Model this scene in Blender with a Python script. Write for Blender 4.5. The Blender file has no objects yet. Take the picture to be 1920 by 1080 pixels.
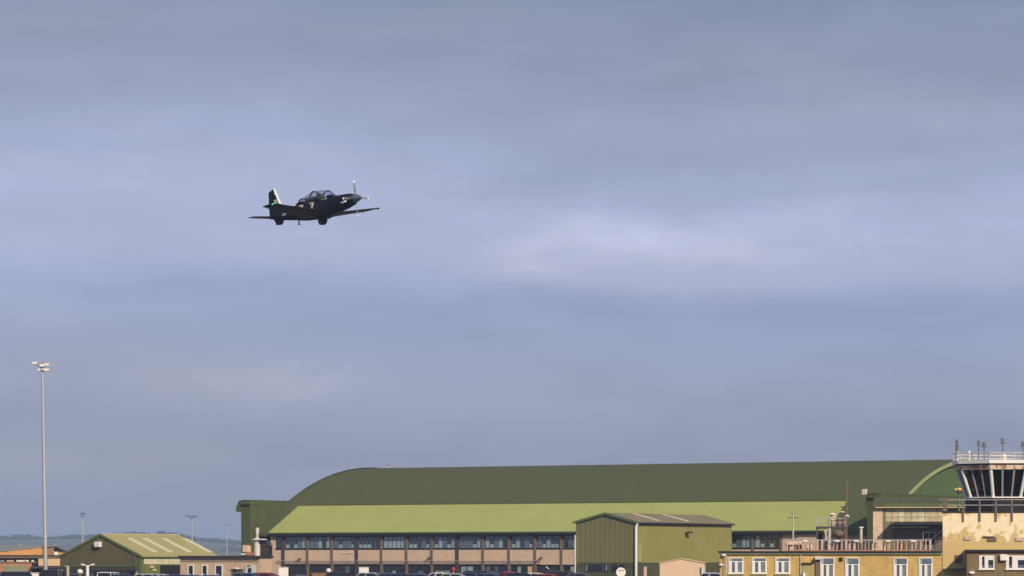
import bpy, bmesh, math, random
from mathutils import Vector, Matrix
random.seed(7)
R = math.radians
C = bpy.context.scene.collection
S = bpy.context.scene

# ------------------------------------------------------------------ camera, sky, sun, exposure
EYE, FP, HOR = 3.1, 6567.0, 1046.3           # eye height, focal length in photo pixels, horizon row
cam_d = bpy.data.cameras.new("camera"); cam = bpy.data.objects.new("camera", cam_d); C.objects.link(cam)
cam.location = (0, 0, EYE); cam.rotation_euler = (R(90), 0, 0)
cam_d.sensor_width = 36; cam_d.lens = FP*36/1920; cam_d.shift_y = (HOR-540)/1920
cam_d.clip_start = 1; cam_d.clip_end = 60000
S.camera = cam

SUN_AZ, SUN_EL = R(28), R(30)                # azimuth to the right of straight behind the camera
sd = Vector((math.sin(SUN_AZ)*math.cos(SUN_EL), -math.cos(SUN_AZ)*math.cos(SUN_EL), math.sin(SUN_EL)))
sl = bpy.data.lights.new("sun", 'SUN'); sl.energy = 4.2; sl.angle = R(0.5); sl.color = (1, .86, .68)
so = bpy.data.objects.new("sun", sl); C.objects.link(so)
so.rotation_euler = sd.to_track_quat('Z', 'Y').to_euler(); so.location = (100, -100, 100)

w = bpy.data.worlds.new("World"); S.world = w; w.use_nodes = True
nt = w.node_tree; nt.nodes.clear(); N = nt.nodes.new; L = nt.links.new
out = N('ShaderNodeOutputWorld'); mix = N('ShaderNodeMixShader'); L(mix.outputs[0], out.inputs[0])
sky = N('ShaderNodeTexSky'); sky.sky_type = 'NISHITA'; sky.sun_disc = False
sky.sun_elevation = SUN_EL; sky.sun_rotation = math.atan2(sd.x, sd.y)
bg1 = N('ShaderNodeBackground'); bg1.inputs[1].default_value = .08; L(sky.outputs[0], bg1.inputs[0])
bg2 = N('ShaderNodeBackground'); bg2.inputs[1].default_value = 1.0
L(bg1.outputs[0], mix.inputs[1]); L(bg2.outputs[0], mix.inputs[2]); mix.inputs[0].default_value = .9
tc = N('ShaderNodeTexCoord')
def wnoise(scale, loc, detail=4, rough=.5, dist=0):
    m = N('ShaderNodeMapping'); m.inputs['Scale'].default_value = scale; m.inputs['Location'].default_value = loc
    L(tc.outputs['Generated'], m.inputs[0])
    n = N('ShaderNodeTexNoise'); n.inputs['Scale'].default_value = 1; n.inputs['Detail'].default_value = detail
    n.inputs['Roughness'].default_value = rough; n.inputs['Distortion'].default_value = dist
    L(m.outputs[0], n.inputs['Vector']); return n.outputs[0]
def mth(op, a, b=None, c=None, clamp=False):
    m = N('ShaderNodeMath'); m.operation = op; m.use_clamp = clamp
    for i, v in enumerate((a, b, c)):
        if v is None: continue
        if isinstance(v, (int, float)): m.inputs[i].default_value = v
        else: L(v, m.inputs[i])
    return m.outputs[0]
sep = N('ShaderNodeSeparateXYZ'); L(tc.outputs['Generated'], sep.inputs[0])
# cloud deck: base tone by elevation, wide soft bands, small mottling
ramp = N('ShaderNodeValToRGB'); cr = ramp.color_ramp; cr.interpolation = 'EASE'
def s2l(r, g, b):
    g -= 1; b -= 1
    f = lambda c: ((c/255+.055)/1.055)**2.4 if c > 10 else c/3294
    return (f(r), f(g), f(b), 1)
stops = [(0.0, (150, 158, 180)), (.09, (148, 157, 180)), (.185, (147, 156, 183)), (.307, (158, 166, 194)), (.382, (154, 165, 198)), (.448, (152, 165, 202)),
         (.532, (175, 182, 214)), (.607, (174, 182, 214)), (.70, (164, 174, 206)), (.777, (156, 165, 194)), (.86, (146, 154, 181)), (1.0, (136, 146, 173))]
while len(cr.elements) < len(stops): cr.elements.new(.5)
for e, (p, c) in zip(cr.elements, stops): e.position = p; e.color = s2l(*c)
lowf = wnoise((5, 5, 14), (3.1, 0, 1.7), 2)
e1 = mth('MULTIPLY', sep.outputs[2], 1/.162)
e2 = mth('ADD', e1, mth('MULTIPLY', mth('SUBTRACT', lowf, .5), .3), clamp=True)
L(e2, ramp.inputs[0])
b1 = wnoise((9, 9, 46), (.4, 2, .3), 4, .5, .3)
b2 = wnoise((26, 26, 80), (5, 1, 2), 5, .55, .4)
b3 = wnoise((4, 4, 20), (7.3, 4, 8), 3, .5)
amp = mth('ADD', mth('MULTIPLY', mth('SUBTRACT', b1, .5), .24), mth('ADD', mth('MULTIPLY', mth('SUBTRACT', b2, .5), .26), mth('MULTIPLY', mth('SUBTRACT', b3, .5), .12)))
gain = mth('ADD', amp, 1.0)
# individual soft cloud patches (direction x, direction z, half width, half height, strength), their edges broken up by noise
wx = mth('ADD', sep.outputs[0], mth('MULTIPLY', mth('SUBTRACT', wnoise((14, 14, 40), (9, 3, 4), 5, .6), .5), .06))
wz = mth('ADD', sep.outputs[2], mth('MULTIPLY', mth('SUBTRACT', wnoise((16, 16, 50), (2, 8, 5), 5, .6), .5), .03))
patch = None
for (px_, py_, sx_, sy_, st_) in ((1250, 455, 250, 50, .21), (960, 480, 120, 40, .05), (1560, 450, 200, 45, .05), (1750, 440, 300, 45, .04), (1230, 325, 330, 30, -.06), (850, 368, 130, 13, -.07), (1620, 222, 420, 32, .07), (300, 300, 380, 60, .06), (470, 700, 230, 22, .08), (600, 255, 200, 40, -.04), (150, 490, 260, 60, .02), (1400, 585, 480, 34, -.07), (800, 600, 260, 26, -.05), (120, 560, 330, 45, .07), (1000, 640, 300, 25, -.02), (1880, 810, 260, 60, -.07), (100, 850, 300, 80, .06), (1500, 800, 500, 90, -.05), (1100, 130, 500, 40, -.05)):
    ax = mth('DIVIDE', mth('SUBTRACT', wx, (px_-960)/FP), sx_/FP); az_ = mth('DIVIDE', mth('SUBTRACT', wz, (HOR-py_)/FP), sy_/FP)
    g_ = mth('MULTIPLY', mth('EXPONENT', mth('MULTIPLY', mth('ADD', mth('MULTIPLY', ax, ax), mth('MULTIPLY', az_, az_)), -1)), st_)
    patch = g_ if patch is None else mth('ADD', patch, g_)
patch = mth('MULTIPLY', patch, mth('MULTIPLY_ADD', wnoise((38, 38, 75), (4, 4, 9), 6, .6, .6), 2.6, -.3))
gain = mth('ADD', gain, patch)
vm = N('ShaderNodeVectorMath'); vm.operation = 'SCALE'; L(ramp.outputs[0], vm.inputs[0]); L(gain, vm.inputs['Scale'])
warm = N('ShaderNodeMix'); warm.data_type = 'RGBA'; warm.blend_type = 'MULTIPLY'
L(mth('MULTIPLY', mth('ADD', mth('MULTIPLY', patch, 1.5), mth('SUBTRACT', b1, .52)), 4, clamp=True), warm.inputs[0]); L(vm.outputs[0], warm.inputs[6]); warm.inputs[7].default_value = (1.05, 1.01, .955, 1)
L(warm.outputs[2], bg2.inputs[0])
S.view_settings.view_transform = 'Standard'; S.view_settings.look = 'None'; S.view_settings.gamma = 1
S.view_settings.use_curve_mapping = False; S.view_settings.exposure = 0
S.cycles.volume_bounces = 1

# ------------------------------------------------------------------ materials
def mat(name, col, rough=.7, metal=0, var=.12, vscale=1.5, bump=None, spec=.5, stain=None, brick=None, ribs=None, coat=0, emit=None):
    """procedural material; col = base colour (linear)."""
    m = bpy.data.materials.new(name); m.use_nodes = True
    t = m.node_tree; b = t.nodes['Principled BSDF']; n = t.nodes.new; l = t.links.new
    b.inputs['Roughness'].default_value = rough; b.inputs['Metallic'].default_value = metal
    b.inputs['Specular IOR Level'].default_value = spec; b.inputs['Coat Weight'].default_value = coat
    g = n('ShaderNodeNewGeometry') if False else n('ShaderNodeTexCoord')
    co = g.outputs['Object']
    base = None
    if brick:
        sp = n('ShaderNodeSeparateXYZ'); l(co, sp.inputs[0]); ad = n('ShaderNodeMath'); l(sp.outputs[0], ad.inputs[0]); l(sp.outputs[1], ad.inputs[1])
        cb = n('ShaderNodeCombineXYZ'); l(ad.outputs[0], cb.inputs[0]); l(sp.outputs[2], cb.inputs[1])
        bt = n('ShaderNodeTexBrick'); bt.inputs['Scale'].default_value = 1; bt.inputs['Brick Width'].default_value = .23; bt.inputs['Row Height'].default_value = .075
        bt.inputs['Mortar Size'].default_value = .008; bt.inputs['Color1'].default_value = (*[c*1.1 for c in col], 1); bt.inputs['Color2'].default_value = (*[c*.82 for c in col], 1)
        bt.inputs['Mortar'].default_value = (*brick, 1); l(cb.outputs[0], bt.inputs['Vector']); base = bt.outputs[0]
    no = n('ShaderNodeTexNoise'); no.inputs['Scale'].default_value = vscale; no.inputs['Detail'].default_value = 6; no.inputs['Roughness'].default_value = .65
    mp = n('ShaderNodeMapping'); mp.inputs['Scale'].default_value = (1, 1, .45); l(co, mp.inputs[0]); l(mp.outputs[0], no.inputs['Vector'])
    mr = n('ShaderNodeMapRange'); mr.inputs[1].default_value = .3; mr.inputs[2].default_value = .7; mr.inputs[3].default_value = 1-var; mr.inputs[4].default_value = 1+var
    l(no.outputs[0], mr.inputs[0])
    vmm = n('ShaderNodeVectorMath'); vmm.operation = 'SCALE'; l(mr.outputs[0], vmm.inputs['Scale'])
    if base: l(base, vmm.inputs[0])
    else: vmm.inputs[0].default_value = col
    cur = vmm.outputs[0]
    if stain:                                   # (colour, threshold, scale) irregular stains with their own outline
        n2 = n('ShaderNodeTexNoise'); n2.inputs['Scale'].default_value = stain[2]; n2.inputs['Detail'].default_value = 7; n2.inputs['Roughness'].default_value = .6
        l(co, n2.inputs['Vector'])
        r2 = n('ShaderNodeMapRange'); r2.inputs[1].default_value = stain[1]; r2.inputs[2].default_value = stain[1]+.06; l(n2.outputs[0], r2.inputs[0])
        fac = r2.outputs[0]
        if len(stain) > 3:                      # more of it below a height
            sp = n('ShaderNodeSeparateXYZ'); l(co, sp.inputs[0])
            r3 = n('ShaderNodeMapRange'); r3.inputs[1].default_value = stain[3]; r3.inputs[2].default_value = stain[4]; r3.inputs[3].default_value = .3; r3.inputs[4].default_value = -.012
            l(sp.outputs[2], r3.inputs[0]); ad = n('ShaderNodeMath'); l(n2.outputs[0], ad.inputs[0]); l(r3.outputs[0], ad.inputs[1]); l(ad.outputs[0], r2.inputs[0])
        mx = n('ShaderNodeMix'); mx.data_type = 'RGBA'; l(fac, mx.inputs[0]); l(cur, mx.inputs[6]); mx.inputs[7].default_value = (*stain[0], 1); cur = mx.outputs[2]
    if ribs:                                    # (axis, pitch, depth) profiled sheet metal
        sp = n('ShaderNodeSeparateXYZ'); l(co, sp.inputs[0])
        mm = n('ShaderNodeMath'); mm.operation = 'MULTIPLY'; mm.inputs[1].default_value = 2*math.pi/ribs[1]
        l(sp.outputs['XYZ'.index(ribs[0])], mm.inputs[0]); sn = n('ShaderNodeMath'); sn.operation = 'SINE'; l(mm.outputs[0], sn.inputs[0])
        bp = n('ShaderNodeBump'); bp.inputs['Strength'].default_value = ribs[2]; bp.inputs['Distance'].default_value = .06; l(sn.outputs[0], bp.inputs['Height']); l(bp.outputs[0], b.inputs['Normal'])
        # base colour darkened in the troughs, more so for stronger ribs
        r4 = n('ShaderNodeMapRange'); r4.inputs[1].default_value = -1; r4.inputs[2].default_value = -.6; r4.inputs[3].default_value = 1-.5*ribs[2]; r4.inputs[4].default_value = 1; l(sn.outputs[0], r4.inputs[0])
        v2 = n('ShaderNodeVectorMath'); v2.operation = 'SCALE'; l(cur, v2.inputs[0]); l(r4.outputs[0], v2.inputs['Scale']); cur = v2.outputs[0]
    elif bump:
        bp = n('ShaderNodeBump'); bp.inputs['Strength'].default_value = bump; bp.inputs['Distance'].default_value = .02; l(no.outputs[0], bp.inputs['Height']); l(bp.outputs[0], b.inputs['Normal'])
    l(cur, b.inputs['Base Color'])
    if emit: b.inputs['Emission Color'].default_value = (*emit[0], 1); b.inputs['Emission Strength'].default_value = emit[1]
    return m
def glass(name, tint, gloss=.12, rough=.03):
    m = bpy.data.materials.new(name); m.use_nodes = True; t = m.node_tree; t.nodes.clear(); n = t.nodes.new; l = t.links.new
    o = n('ShaderNodeOutputMaterial'); mx = n('ShaderNodeMixShader'); tr = n('ShaderNodeBsdfTransparent'); tr.inputs[0].default_value = (*tint, 1)
    gl = n('ShaderNodeBsdfGlossy'); gl.inputs['Roughness'].default_value = rough
    lw = n('ShaderNodeLayerWeight'); lw.inputs[0].default_value = .2; mr = n('ShaderNodeMapRange'); mr.inputs[3].default_value = gloss; mr.inputs[4].default_value = .6
    l(lw.outputs['Facing'], mr.inputs[0]); l(mr.outputs[0], mx.inputs[0]); l(tr.outputs[0], mx.inputs[1]); l(gl.outputs[0], mx.inputs[2]); l(mx.outputs[0], o.inputs[0])
    return m

M = dict(
 roof_dark=mat('dark green sheet roof', (.084, .098, .036), .85, var=.07, vscale=.25, ribs=('X', .9, .06), spec=.2),
 roof_light=mat('pale green sheet roof', (.350, .378, .105), .8, var=.07, vscale=.35, ribs=('X', .9, .06), stain=((.335, .36, .09), .62, .3)),
 green_wall=mat('green cladding', (.080, .098, .034), .75, var=.15, vscale=.5, ribs=('Y', .5, .25), spec=.2),
 green_gable=mat('green gable cladding', (.075, .12, .032), .65, var=.1, vscale=.4, ribs=('Y', .7, .3)),
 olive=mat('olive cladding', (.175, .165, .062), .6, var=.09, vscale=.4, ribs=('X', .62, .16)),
 olive_sunlit=mat('olive sunlit cladding', (.25, .235, .068), .7, var=.09, vscale=.3, ribs=('Y', .45, .12), stain=((.21, .16, .05), .64, .5)),  # same cladding as olive; fuller sun on the side wall painted in as paler colour
 olive_dark=mat('dark olive cladding', (.072, .078, .033), .65, var=.12, vscale=.6, ribs=('X', .4, .2)),
 hut_gable=mat('brown green cladding', (.115, .098, .042), .7, var=.12, vscale=.6, ribs=('X', .35, .12)),
 hut_trim=mat('green trim', (.10, .14, .045), .6), hut_roof=mat('hut roof sheet', (.37, .335, .125), .65, var=.08, vscale=.6, ribs=('Y', .5, .3)),
 hut_side=mat('hut green sheet', (.15, .17, .035), .6, var=.12, ribs=('Y', .4, .4)),
 rooflight=mat('translucent rooflight', (.62, .56, .33), .4, var=.12),
 mid_roof=mat('weathered olive roof', (.21, .18, .10), .85, var=.15, vscale=.6, ribs=('Y', .5, .12)),
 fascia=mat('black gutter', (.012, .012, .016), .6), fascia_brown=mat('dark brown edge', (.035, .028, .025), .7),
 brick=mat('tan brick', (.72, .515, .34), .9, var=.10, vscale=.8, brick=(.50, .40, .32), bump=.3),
 brick_l=mat('tan brick low block', (.62, .44, .28), .9, var=.10, vscale=.8, brick=(.40, .32, .25), bump=.3),
 pier=mat('grey brown pier', (.16, .115, .085), .85), pier_dark=mat('dark pier', (.055, .045, .045), .8),
 brick_red=mat('orange red brick', (.42, .15, .07), .9, var=.15, brick=(.4, .3, .22)),
 orange=mat('orange sheet wall', (.60, .30, .095), .8, var=.14, vscale=.8), cream=mat('cream render', (.62, .43, .23), .85, var=.07),
 peach=mat('peach render', (.70, .50, .33), .85, var=.06), yellow=mat('yellow brick', (.60, .405, .125), .9, var=.2, vscale=1.2, brick=(.36, .25, .11), bump=.3, stain=((.28, .17, .055), .66, 1.1)),
 brown=mat('brown brick', (.21, .145, .06), .9, var=.2, vscale=1.3, brick=(.2, .15, .08), bump=.3, stain=((.30, .2, .07), .6, .9)),
 tower=mat('peeling cream paint', (.88, .73, .49), .85, var=.1, vscale=3, bump=.4, stain=((.60, .44, .18), .545, 1.3, 3.7, 5.6)),
 white=mat('white paint', (.8, .77, .72), .5, var=.05), white_dirty=mat('off white paint', (.62, .58, .52), .6, var=.15, vscale=3),
 rust=mat('rust streaked cream', (.66, .55, .44), .7, var=.2, vscale=3, stain=((.40, .17, .05), .48, 1.8)),
 rail=mat('pale galvanised rail', (.42, .38, .37), .5, metal=.3), rail_pink=mat('weathered rail post', (.55, .42, .33), .7, var=.25, vscale=5),
 steel=mat('galvanised steel', (.50, .49, .48), .45, metal=.4, var=.1), steel_dark=mat('dark steel', (.06, .058, .065), .55, metal=.3),
 aerial_grey=mat('dull grey aerial', (.13, .13, .135), .7), verge=mat('verge board paint', (.30, .33, .13), .7),
 black=mat('black void', (.008, .008, .01), .8, var=.05), dark_room=mat('dim interior', (.02, .02, .026), .9),
 navy=mat('navy door', (.02, .025, .045), .5), blind=mat('pale blind', (.80, .88, .80), .8, var=.2, vscale=3), blind_b=mat('blue grey curtain', (.24, .29, .36), .8, var=.3, vscale=2),
 net=mat('net curtain', (.42, .44, .42), .8, var=.3, vscale=4), curtain=mat('cream curtain', (.55, .5, .38), .8, var=.2, vscale=3), frame_dark=mat('dark window frame', (.03, .03, .035), .5), frame_grey=mat('grey window frame', (.16, .17, .18), .5),
 panel=mat('cream translucent panel', (.50, .42, .25), .5, var=.22, vscale=2.5), panel_p=mat('pale translucent panel', (.60, .56, .36), .5, var=.2, vscale=2.5),
 grey_roof=mat('grey sheet roof', (.22, .23, .23), .7, var=.1, vscale=.4), red=mat('red paint', (.45, .03, .025), .5), yellow_p=mat('amber lens', (.8, .42, .02), .3),
 shutter=mat('sage shutter', (.22, .24, .14), .6, var=.1), green_p=mat('green paint', (.06, .25, .12), .5), skip=mat('tan skip', (.25, .14, .05), .7, var=.2), pink=mat('pale pink board', (.6, .42, .38), .7),
 grass=mat('grass', (.06, .085, .03), .95, var=.3, vscale=.15), tarmac=mat('asphalt', (.05, .05, .052), .9, var=.2, vscale=.6, bump=.3),
 hill=mat('far fields', (.10, .12, .06), .95, var=.3, vscale=.004), wood=mat('woodland foliage', (.045, .06, .028), .9, var=.3, vscale=.05),
 trunk=mat('bark', (.07, .05, .035), .9), tyre=mat('tyre rubber', (.015, .015, .015), .85), rim=mat('wheel rim', (.35, .35, .36), .35, metal=.8),
 carglass=mat('car glass', (.012, .014, .018), .06, var=0), lampglass=mat('lamp lens', (.7, .7, .68), .15), tail=mat('tail lamp', (.4, .01, .01), .2),
 plane=mat('gloss blue black paint', (.0045, .0065, .0125), .35, var=.1, coat=0, spec=.18), plane_under=mat('satin black underside', (.014, .013, .009), .38, var=.2, spec=.4),
 spinner=mat('polished spinner', (.32, .36, .44), .18, metal=.9, var=.05), blade=mat('grey blade', (.17, .19, .24), .4), metal_b=mat('bright metal', (.75, .72, .66), .3, metal=.8),
 seat=mat('seat fabric', (.02, .022, .02), .8), suit=mat('olive flying suit', (.10, .11, .06), .85), helmet=mat('pale helmet', (.55, .55, .5), .3), skin=mat('skin', (.45, .27, .19), .6), visor=mat('dark visor', (.01, .01, .012), .1),
 green_light=mat('green lens', (.05, .6, .25), .2, emit=((.1, 1, .4), .25)), red_light=mat('red lens', (.6, .03, .03), .2),
)
CG = glass('cab glass', (.13, .14, .15), .015); GL = glass('window glass', (.84, .88, .90), .05); GLC = glass('canopy glass', (.80, .84, .90), .05)

# ------------------------------------------------------------------ helpers
class MB:
    def __init__(s): s.v = []; s.f = []
    def add(s, vs, fs): o = len(s.v); s.v += [tuple(v) for v in vs]; s.f += [tuple(i+o for i in f) for f in fs]; return s
    def box(s, x0, x1, y0, y1, z0, z1):
        return s.add([(x, y, z) for z in (z0, z1) for y in (y0, y1) for x in (x0, x1)], [(0, 2, 3, 1), (4, 5, 7, 6), (0, 1, 5, 4), (2, 6, 7, 3), (0, 4, 6, 2), (1, 3, 7, 5)])
    def prism(s, poly, b0, b1, axis='y'):      # poly in (a,z) extruded along y; axis 'x': poly in (b,z) extruded along x
        n = len(poly); P = (lambda p, t: (p[0], t, p[1])) if axis == 'y' else (lambda p, t: (t, p[0], p[1]))
        if axis == 'z': P = lambda p, t: (p[0], p[1], t)
        return s.add([P(p, b0) for p in poly]+[P(p, b1) for p in poly], [tuple(range(n)), tuple(range(2*n-1, n-1, -1))]+[(i, i+n, (i+1) % n+n, (i+1) % n) for i in range(n)])
    def tube(s, p0, p1, r0, r1=None, n=10, cap=True):
        r1 = r0 if r1 is None else r1; p0 = Vector(p0); p1 = Vector(p1); d = (p1-p0).normalized()
        u = d.orthogonal().normalized(); q = d.cross(u); vs = []
        for p, r in ((p0, r0), (p1, r1)):
            vs += [p+(u*math.cos(2*math.pi*k/n)+q*math.sin(2*math.pi*k/n))*r for k in range(n)]
        fs = [(k, (k+1) % n, (k+1) % n+n, k+n) for k in range(n)]
        if cap: fs += [tuple(range(n-1, -1, -1)), tuple(range(n, 2*n))]
        return s.add(vs, fs)
    def path(s, pts, r, n=8):
        for a, b in zip(pts, pts[1:]): s.tube(a, b, r, n=n)
        return s
    def ball(s, c, r, sz=(1, 1, 1), n=12, m=8):
        vs = [(c[0], c[1], c[2]-r*sz[2])]
        for i in range(1, m):
            t = math.pi*i/m
            vs += [(c[0]+r*sz[0]*math.sin(t)*math.cos(2*math.pi*k/n), c[1]+r*sz[1]*math.sin(t)*math.sin(2*math.pi*k/n), c[2]-r*sz[2]*math.cos(t)) for k in range(n)]
        vs.append((c[0], c[1], c[2]+r*sz[2])); fs = [(0, 1+(k+1) % n, 1+k) for k in range(n)]
        for i in range(m-2): fs += [(1+i*n+k, 1+i*n+(k+1) % n, 1+(i+1)*n+(k+1) % n, 1+(i+1)*n+k) for k in range(n)]
        e = len(vs)-1; fs += [(e, 1+(m-2)*n+k, 1+(m-2)*n+(k+1) % n) for k in range(n)]
        return s.add(vs, fs)
    def loft(s, rings, close=True, cap=True, skip=None):
        n = len(rings[0]); o = len(s.v)
        for r in rings: s.v += [tuple(p) for p in r]
        for i in range(len(rings)-1):
            for k in range(n if close else n-1):
                f = (o+i*n+k, o+i*n+(k+1) % n, o+(i+1)*n+(k+1) % n, o+(i+1)*n+k)
                if skip and skip([s.v[j] for j in f]): continue
                s.f.append(f)
        if cap: s.f.append(tuple(range(o+n-1, o-1, -1))); s.f.append(tuple(range(o+(len(rings)-1)*n, o+len(rings)*n)))
        return s
    def mesh(s, name, m, smooth=False, bevel=0, sub=0):
        me = bpy.data.meshes.new(name); me.from_pydata(s.v, [], s.f); me.update()
        bm = bmesh.new(); bm.from_mesh(me); bmesh.ops.recalc_face_normals(bm, faces=bm.faces)
        if bevel: bmesh.ops.bevel(bm, geom=bm.edges[:], offset=bevel, segments=2, affect='EDGES', clamp_overlap=True)
        bm.to_mesh(me); bm.free(); me.materials.append(M[m] if isinstance(m, str) else m)
        if smooth:
            for p in me.polygons: p.use_smooth = True
            if smooth != 'all':
                try: me.set_sharp_from_angle(angle=R(40))
                except Exception: pass
        return me
    def build(s, name, m, parent=None, smooth=False, bevel=0):
        o = bpy.data.objects.new(name, s.mesh(name, m, smooth, bevel)); C.objects.link(o)
        if parent: o.parent = parent
        return o
def tag(o, label=None, cat=None, group=None, kind=None):
    if label: o['label'] = label
    if cat: o['category'] = cat
    if group: o['group'] = group
    if kind: o['kind'] = kind
    return o
def thing(name, label, cat, loc=(0, 0, 0), rz=0, group=None):
    o = bpy.data.objects.new(name, None); C.objects.link(o); o.location = loc; o.rotation_euler = (0, 0, rz); o.empty_display_size = .3
    return tag(o, label, cat, group)
def X(px, Y): return (px-960)/FP*Y
def Z(py, Y): return EYE+(HOR-py)/FP*Y
class Frame:                                  # local plan axes of a building: a along its front, b to the back
    def __init__(s, px, Y, deg): s.x = X(px, Y); s.y = Y; s.t = R(deg); s.c = math.cos(s.t); s.s = math.sin(s.t)
    def a(s, px, b=0): k = (px-960)/FP; return (k*(s.y+b*s.c)-(s.x+b*s.s))/(s.c+k*s.s)
    def Y(s, a, b=0): return s.y-a*s.s+b*s.c
    def z(s, py, a, b=0): return Z(py, s.Y(a, b))
    def zz(s, py, px, b=0): return s.z(py, s.a(px, b), b)
    def b(s, px, a): k = (px-960)/FP; return ((s.x+a*s.c)-k*(s.y-a*s.s))/(k*s.c-s.s)
    def W(s, a, b, z=0): return Vector((s.x+a*s.c+b*s.s, s.y-a*s.s+b*s.c, z))
    def thing(s, name, label, cat, a=0, b=0, z=0, group=None):
        o = thing(name, label, cat, s.W(a, b, z), -s.t, group); return o
def window(parent, x0, x1, z0, z1, y, frame='white', bars=(1, 1), fw=.06, blinds=(), back='dark_room', depth=.18, trans=None, sill=True, name='window'):
    """a framed window standing 'depth' proud of its dark back: frame, pane, blinds as children. Faces -y."""
    m = MB(); d = .07
    m.box(x0, x0+fw, y-d, y, z0, z1).box(x1-fw, x1, y-d, y, z0, z1).box(x0+fw, x1-fw, y-d, y, z0, z0+fw).box(x0+fw, x1-fw, y-d, y, z1-fw, z1)
    for i in range(1, bars[0]+1):
        xc = x0+(x1-x0)*i/(bars[0]+1); m.box(xc-fw*.4, xc+fw*.4, y-d+.006, y-.003, z0+fw, z1-fw)
    if trans: m.box(x0+fw, x1-fw, y-d-.004, y-.006, z0+(z1-z0)*trans-fw*.5, z0+(z1-z0)*trans+fw*.5)
    if sill: m.box(x0-.05, x1+.05, y-.16, y-.002, z0-.07, z0-.003)
    w_ = m.build(name, frame, parent)
    MB().box(x0+fw*.5, x1-fw*.5, y-.04, y-.034, z0+fw*.5, z1-fw*.5).build('pane', GL, w_)
    for (f0, f1, h0, h1, bm) in blinds:
        MB().box(x0+(x1-x0)*f0, x0+(x1-x0)*f1, y-.018, y-.008, z0+(z1-z0)*h0, z0+(z1-z0)*h1).build('blind', bm, w_)
    MB().box(x0+.01, x1-.01, y-.006, y+.004, z0+.01, z1-.01).build('interior', back, w_)
    return w_

# ------------------------------------------------------------------ setting
g = MB().box(-9000, 9000, -400, 9000, -.5, 0).build('ground', 'grass'); tag(g, kind='structure')
g = MB().box(-140, 140, 150, 560, .004, .012).build('car_park', 'tarmac'); tag(g, kind='structure')
sky_line = [(-900, 1014), (-400, 1012), (-100, 1013), (0, 1012), (50, 1011), (110, 1010), (170, 1010), (240, 1006), (320, 1006), (370, 1014), (420, 1019), (480, 1021), (700, 1020), (1000, 1016), (1500, 1014), (2200, 1012), (3000, 1015)]
def interp(px):
    for (a, ya), (b, yb) in zip(sky_line, sky_line[1:]):
        if a <= px <= b: return ya+(yb-ya)*(px-a)/(b-a)
    return 1014
m = MB(); HY = 4600; rows = [3000, 3500, 4000, 4400, HY, 5200, 6200]; hh = [0, .35, .7, .93, 1, .8, 0]; cols = list(range(-900, 3001, 15))
rg = [[(X(p, HY)*1.0, yy+40*math.sin(p*.013), max(-.2, Z(interp(p), HY)*h_+(random.random()-.5)*1.0*h_)) for p in cols] for yy, h_ in zip(rows, hh)]
m.loft(rg, close=False, cap=False); tag(m.build('hills', 'hill', smooth='all'), kind='structure')
# woodland along the ridge: leaf-clump faces
m = MB(); rnd = random.Random(3)
def clump(m, c, r, n, sz):
    for _ in range(n):
        d = Vector((rnd.gauss(0, 1), rnd.gauss(0, 1), rnd.gauss(0, 1))).normalized()*r*rnd.random()**.4
        p = Vector(c)+Vector((d.x, d.y, d.z*.75)); u = Vector((rnd.gauss(0, 1), rnd.gauss(0, 1), rnd.gauss(0, 1))).normalized(); q = u.orthogonal().normalized(); t = u.cross(q); s_ = sz*(.6+rnd.random())
        m.add([p+q*s_, p+t*s_, p-q*s_, p-t*s_], [(0, 1, 2, 3)])
for px in range(-300, 800, 4):
    for k in range(2):
        yy = 4560+rnd.random()*40; h_ = 3+3*rnd.random()+2.5*math.sin(px*.05)*math.sin(px*.017)
        clump(m, (X(px+rnd.random()*4, yy), yy, Z(interp(px), HY)+h_*.3), max(2, h_*.9), 26, 1.1)
for px in range(-300, 800, 9):
    yy = 3700+rnd.random()*60; clump(m, (X(px, yy), yy, 8+6*rnd.random()), 5, 26, 1.3)
tag(m.build('woodland', 'wood'), 'dark hazy belts of trees along the low hills on the horizon', 'woodland', kind='stuff')
for px, topy, lab in ((256, 995, 'wide rounded hazy tree on the skyline just above the hut roof ridge'), (273, 997, 'middle hazy tree of the three above the hut roof ridge'), (302, 995, 'rightmost hazy rounded tree above the hut roof ridge'), (177, 1000, 'hazy tree on the skyline just left of the hut gable peak')):
    yy = 4500; zt = Z(topy, yy); zb = Z(interp(px), HY)-3
    t = thing('tree', lab, 'tree', (X(px, yy), yy, zb), group='trees standing on the far skyline')
    MB().tube((0, 0, 0), (0, 0, (zt-zb)*.5), .5, .3, 8).build('trunk', 'trunk', t)
    mm = MB()
    for k in range(7): clump(mm, (rnd.uniform(-5, 5), rnd.uniform(-4, 4), (zt-zb)*rnd.uniform(.45, .75)), 3.2, 60, .9)
    mm.build('crown', 'wood', t)

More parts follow.
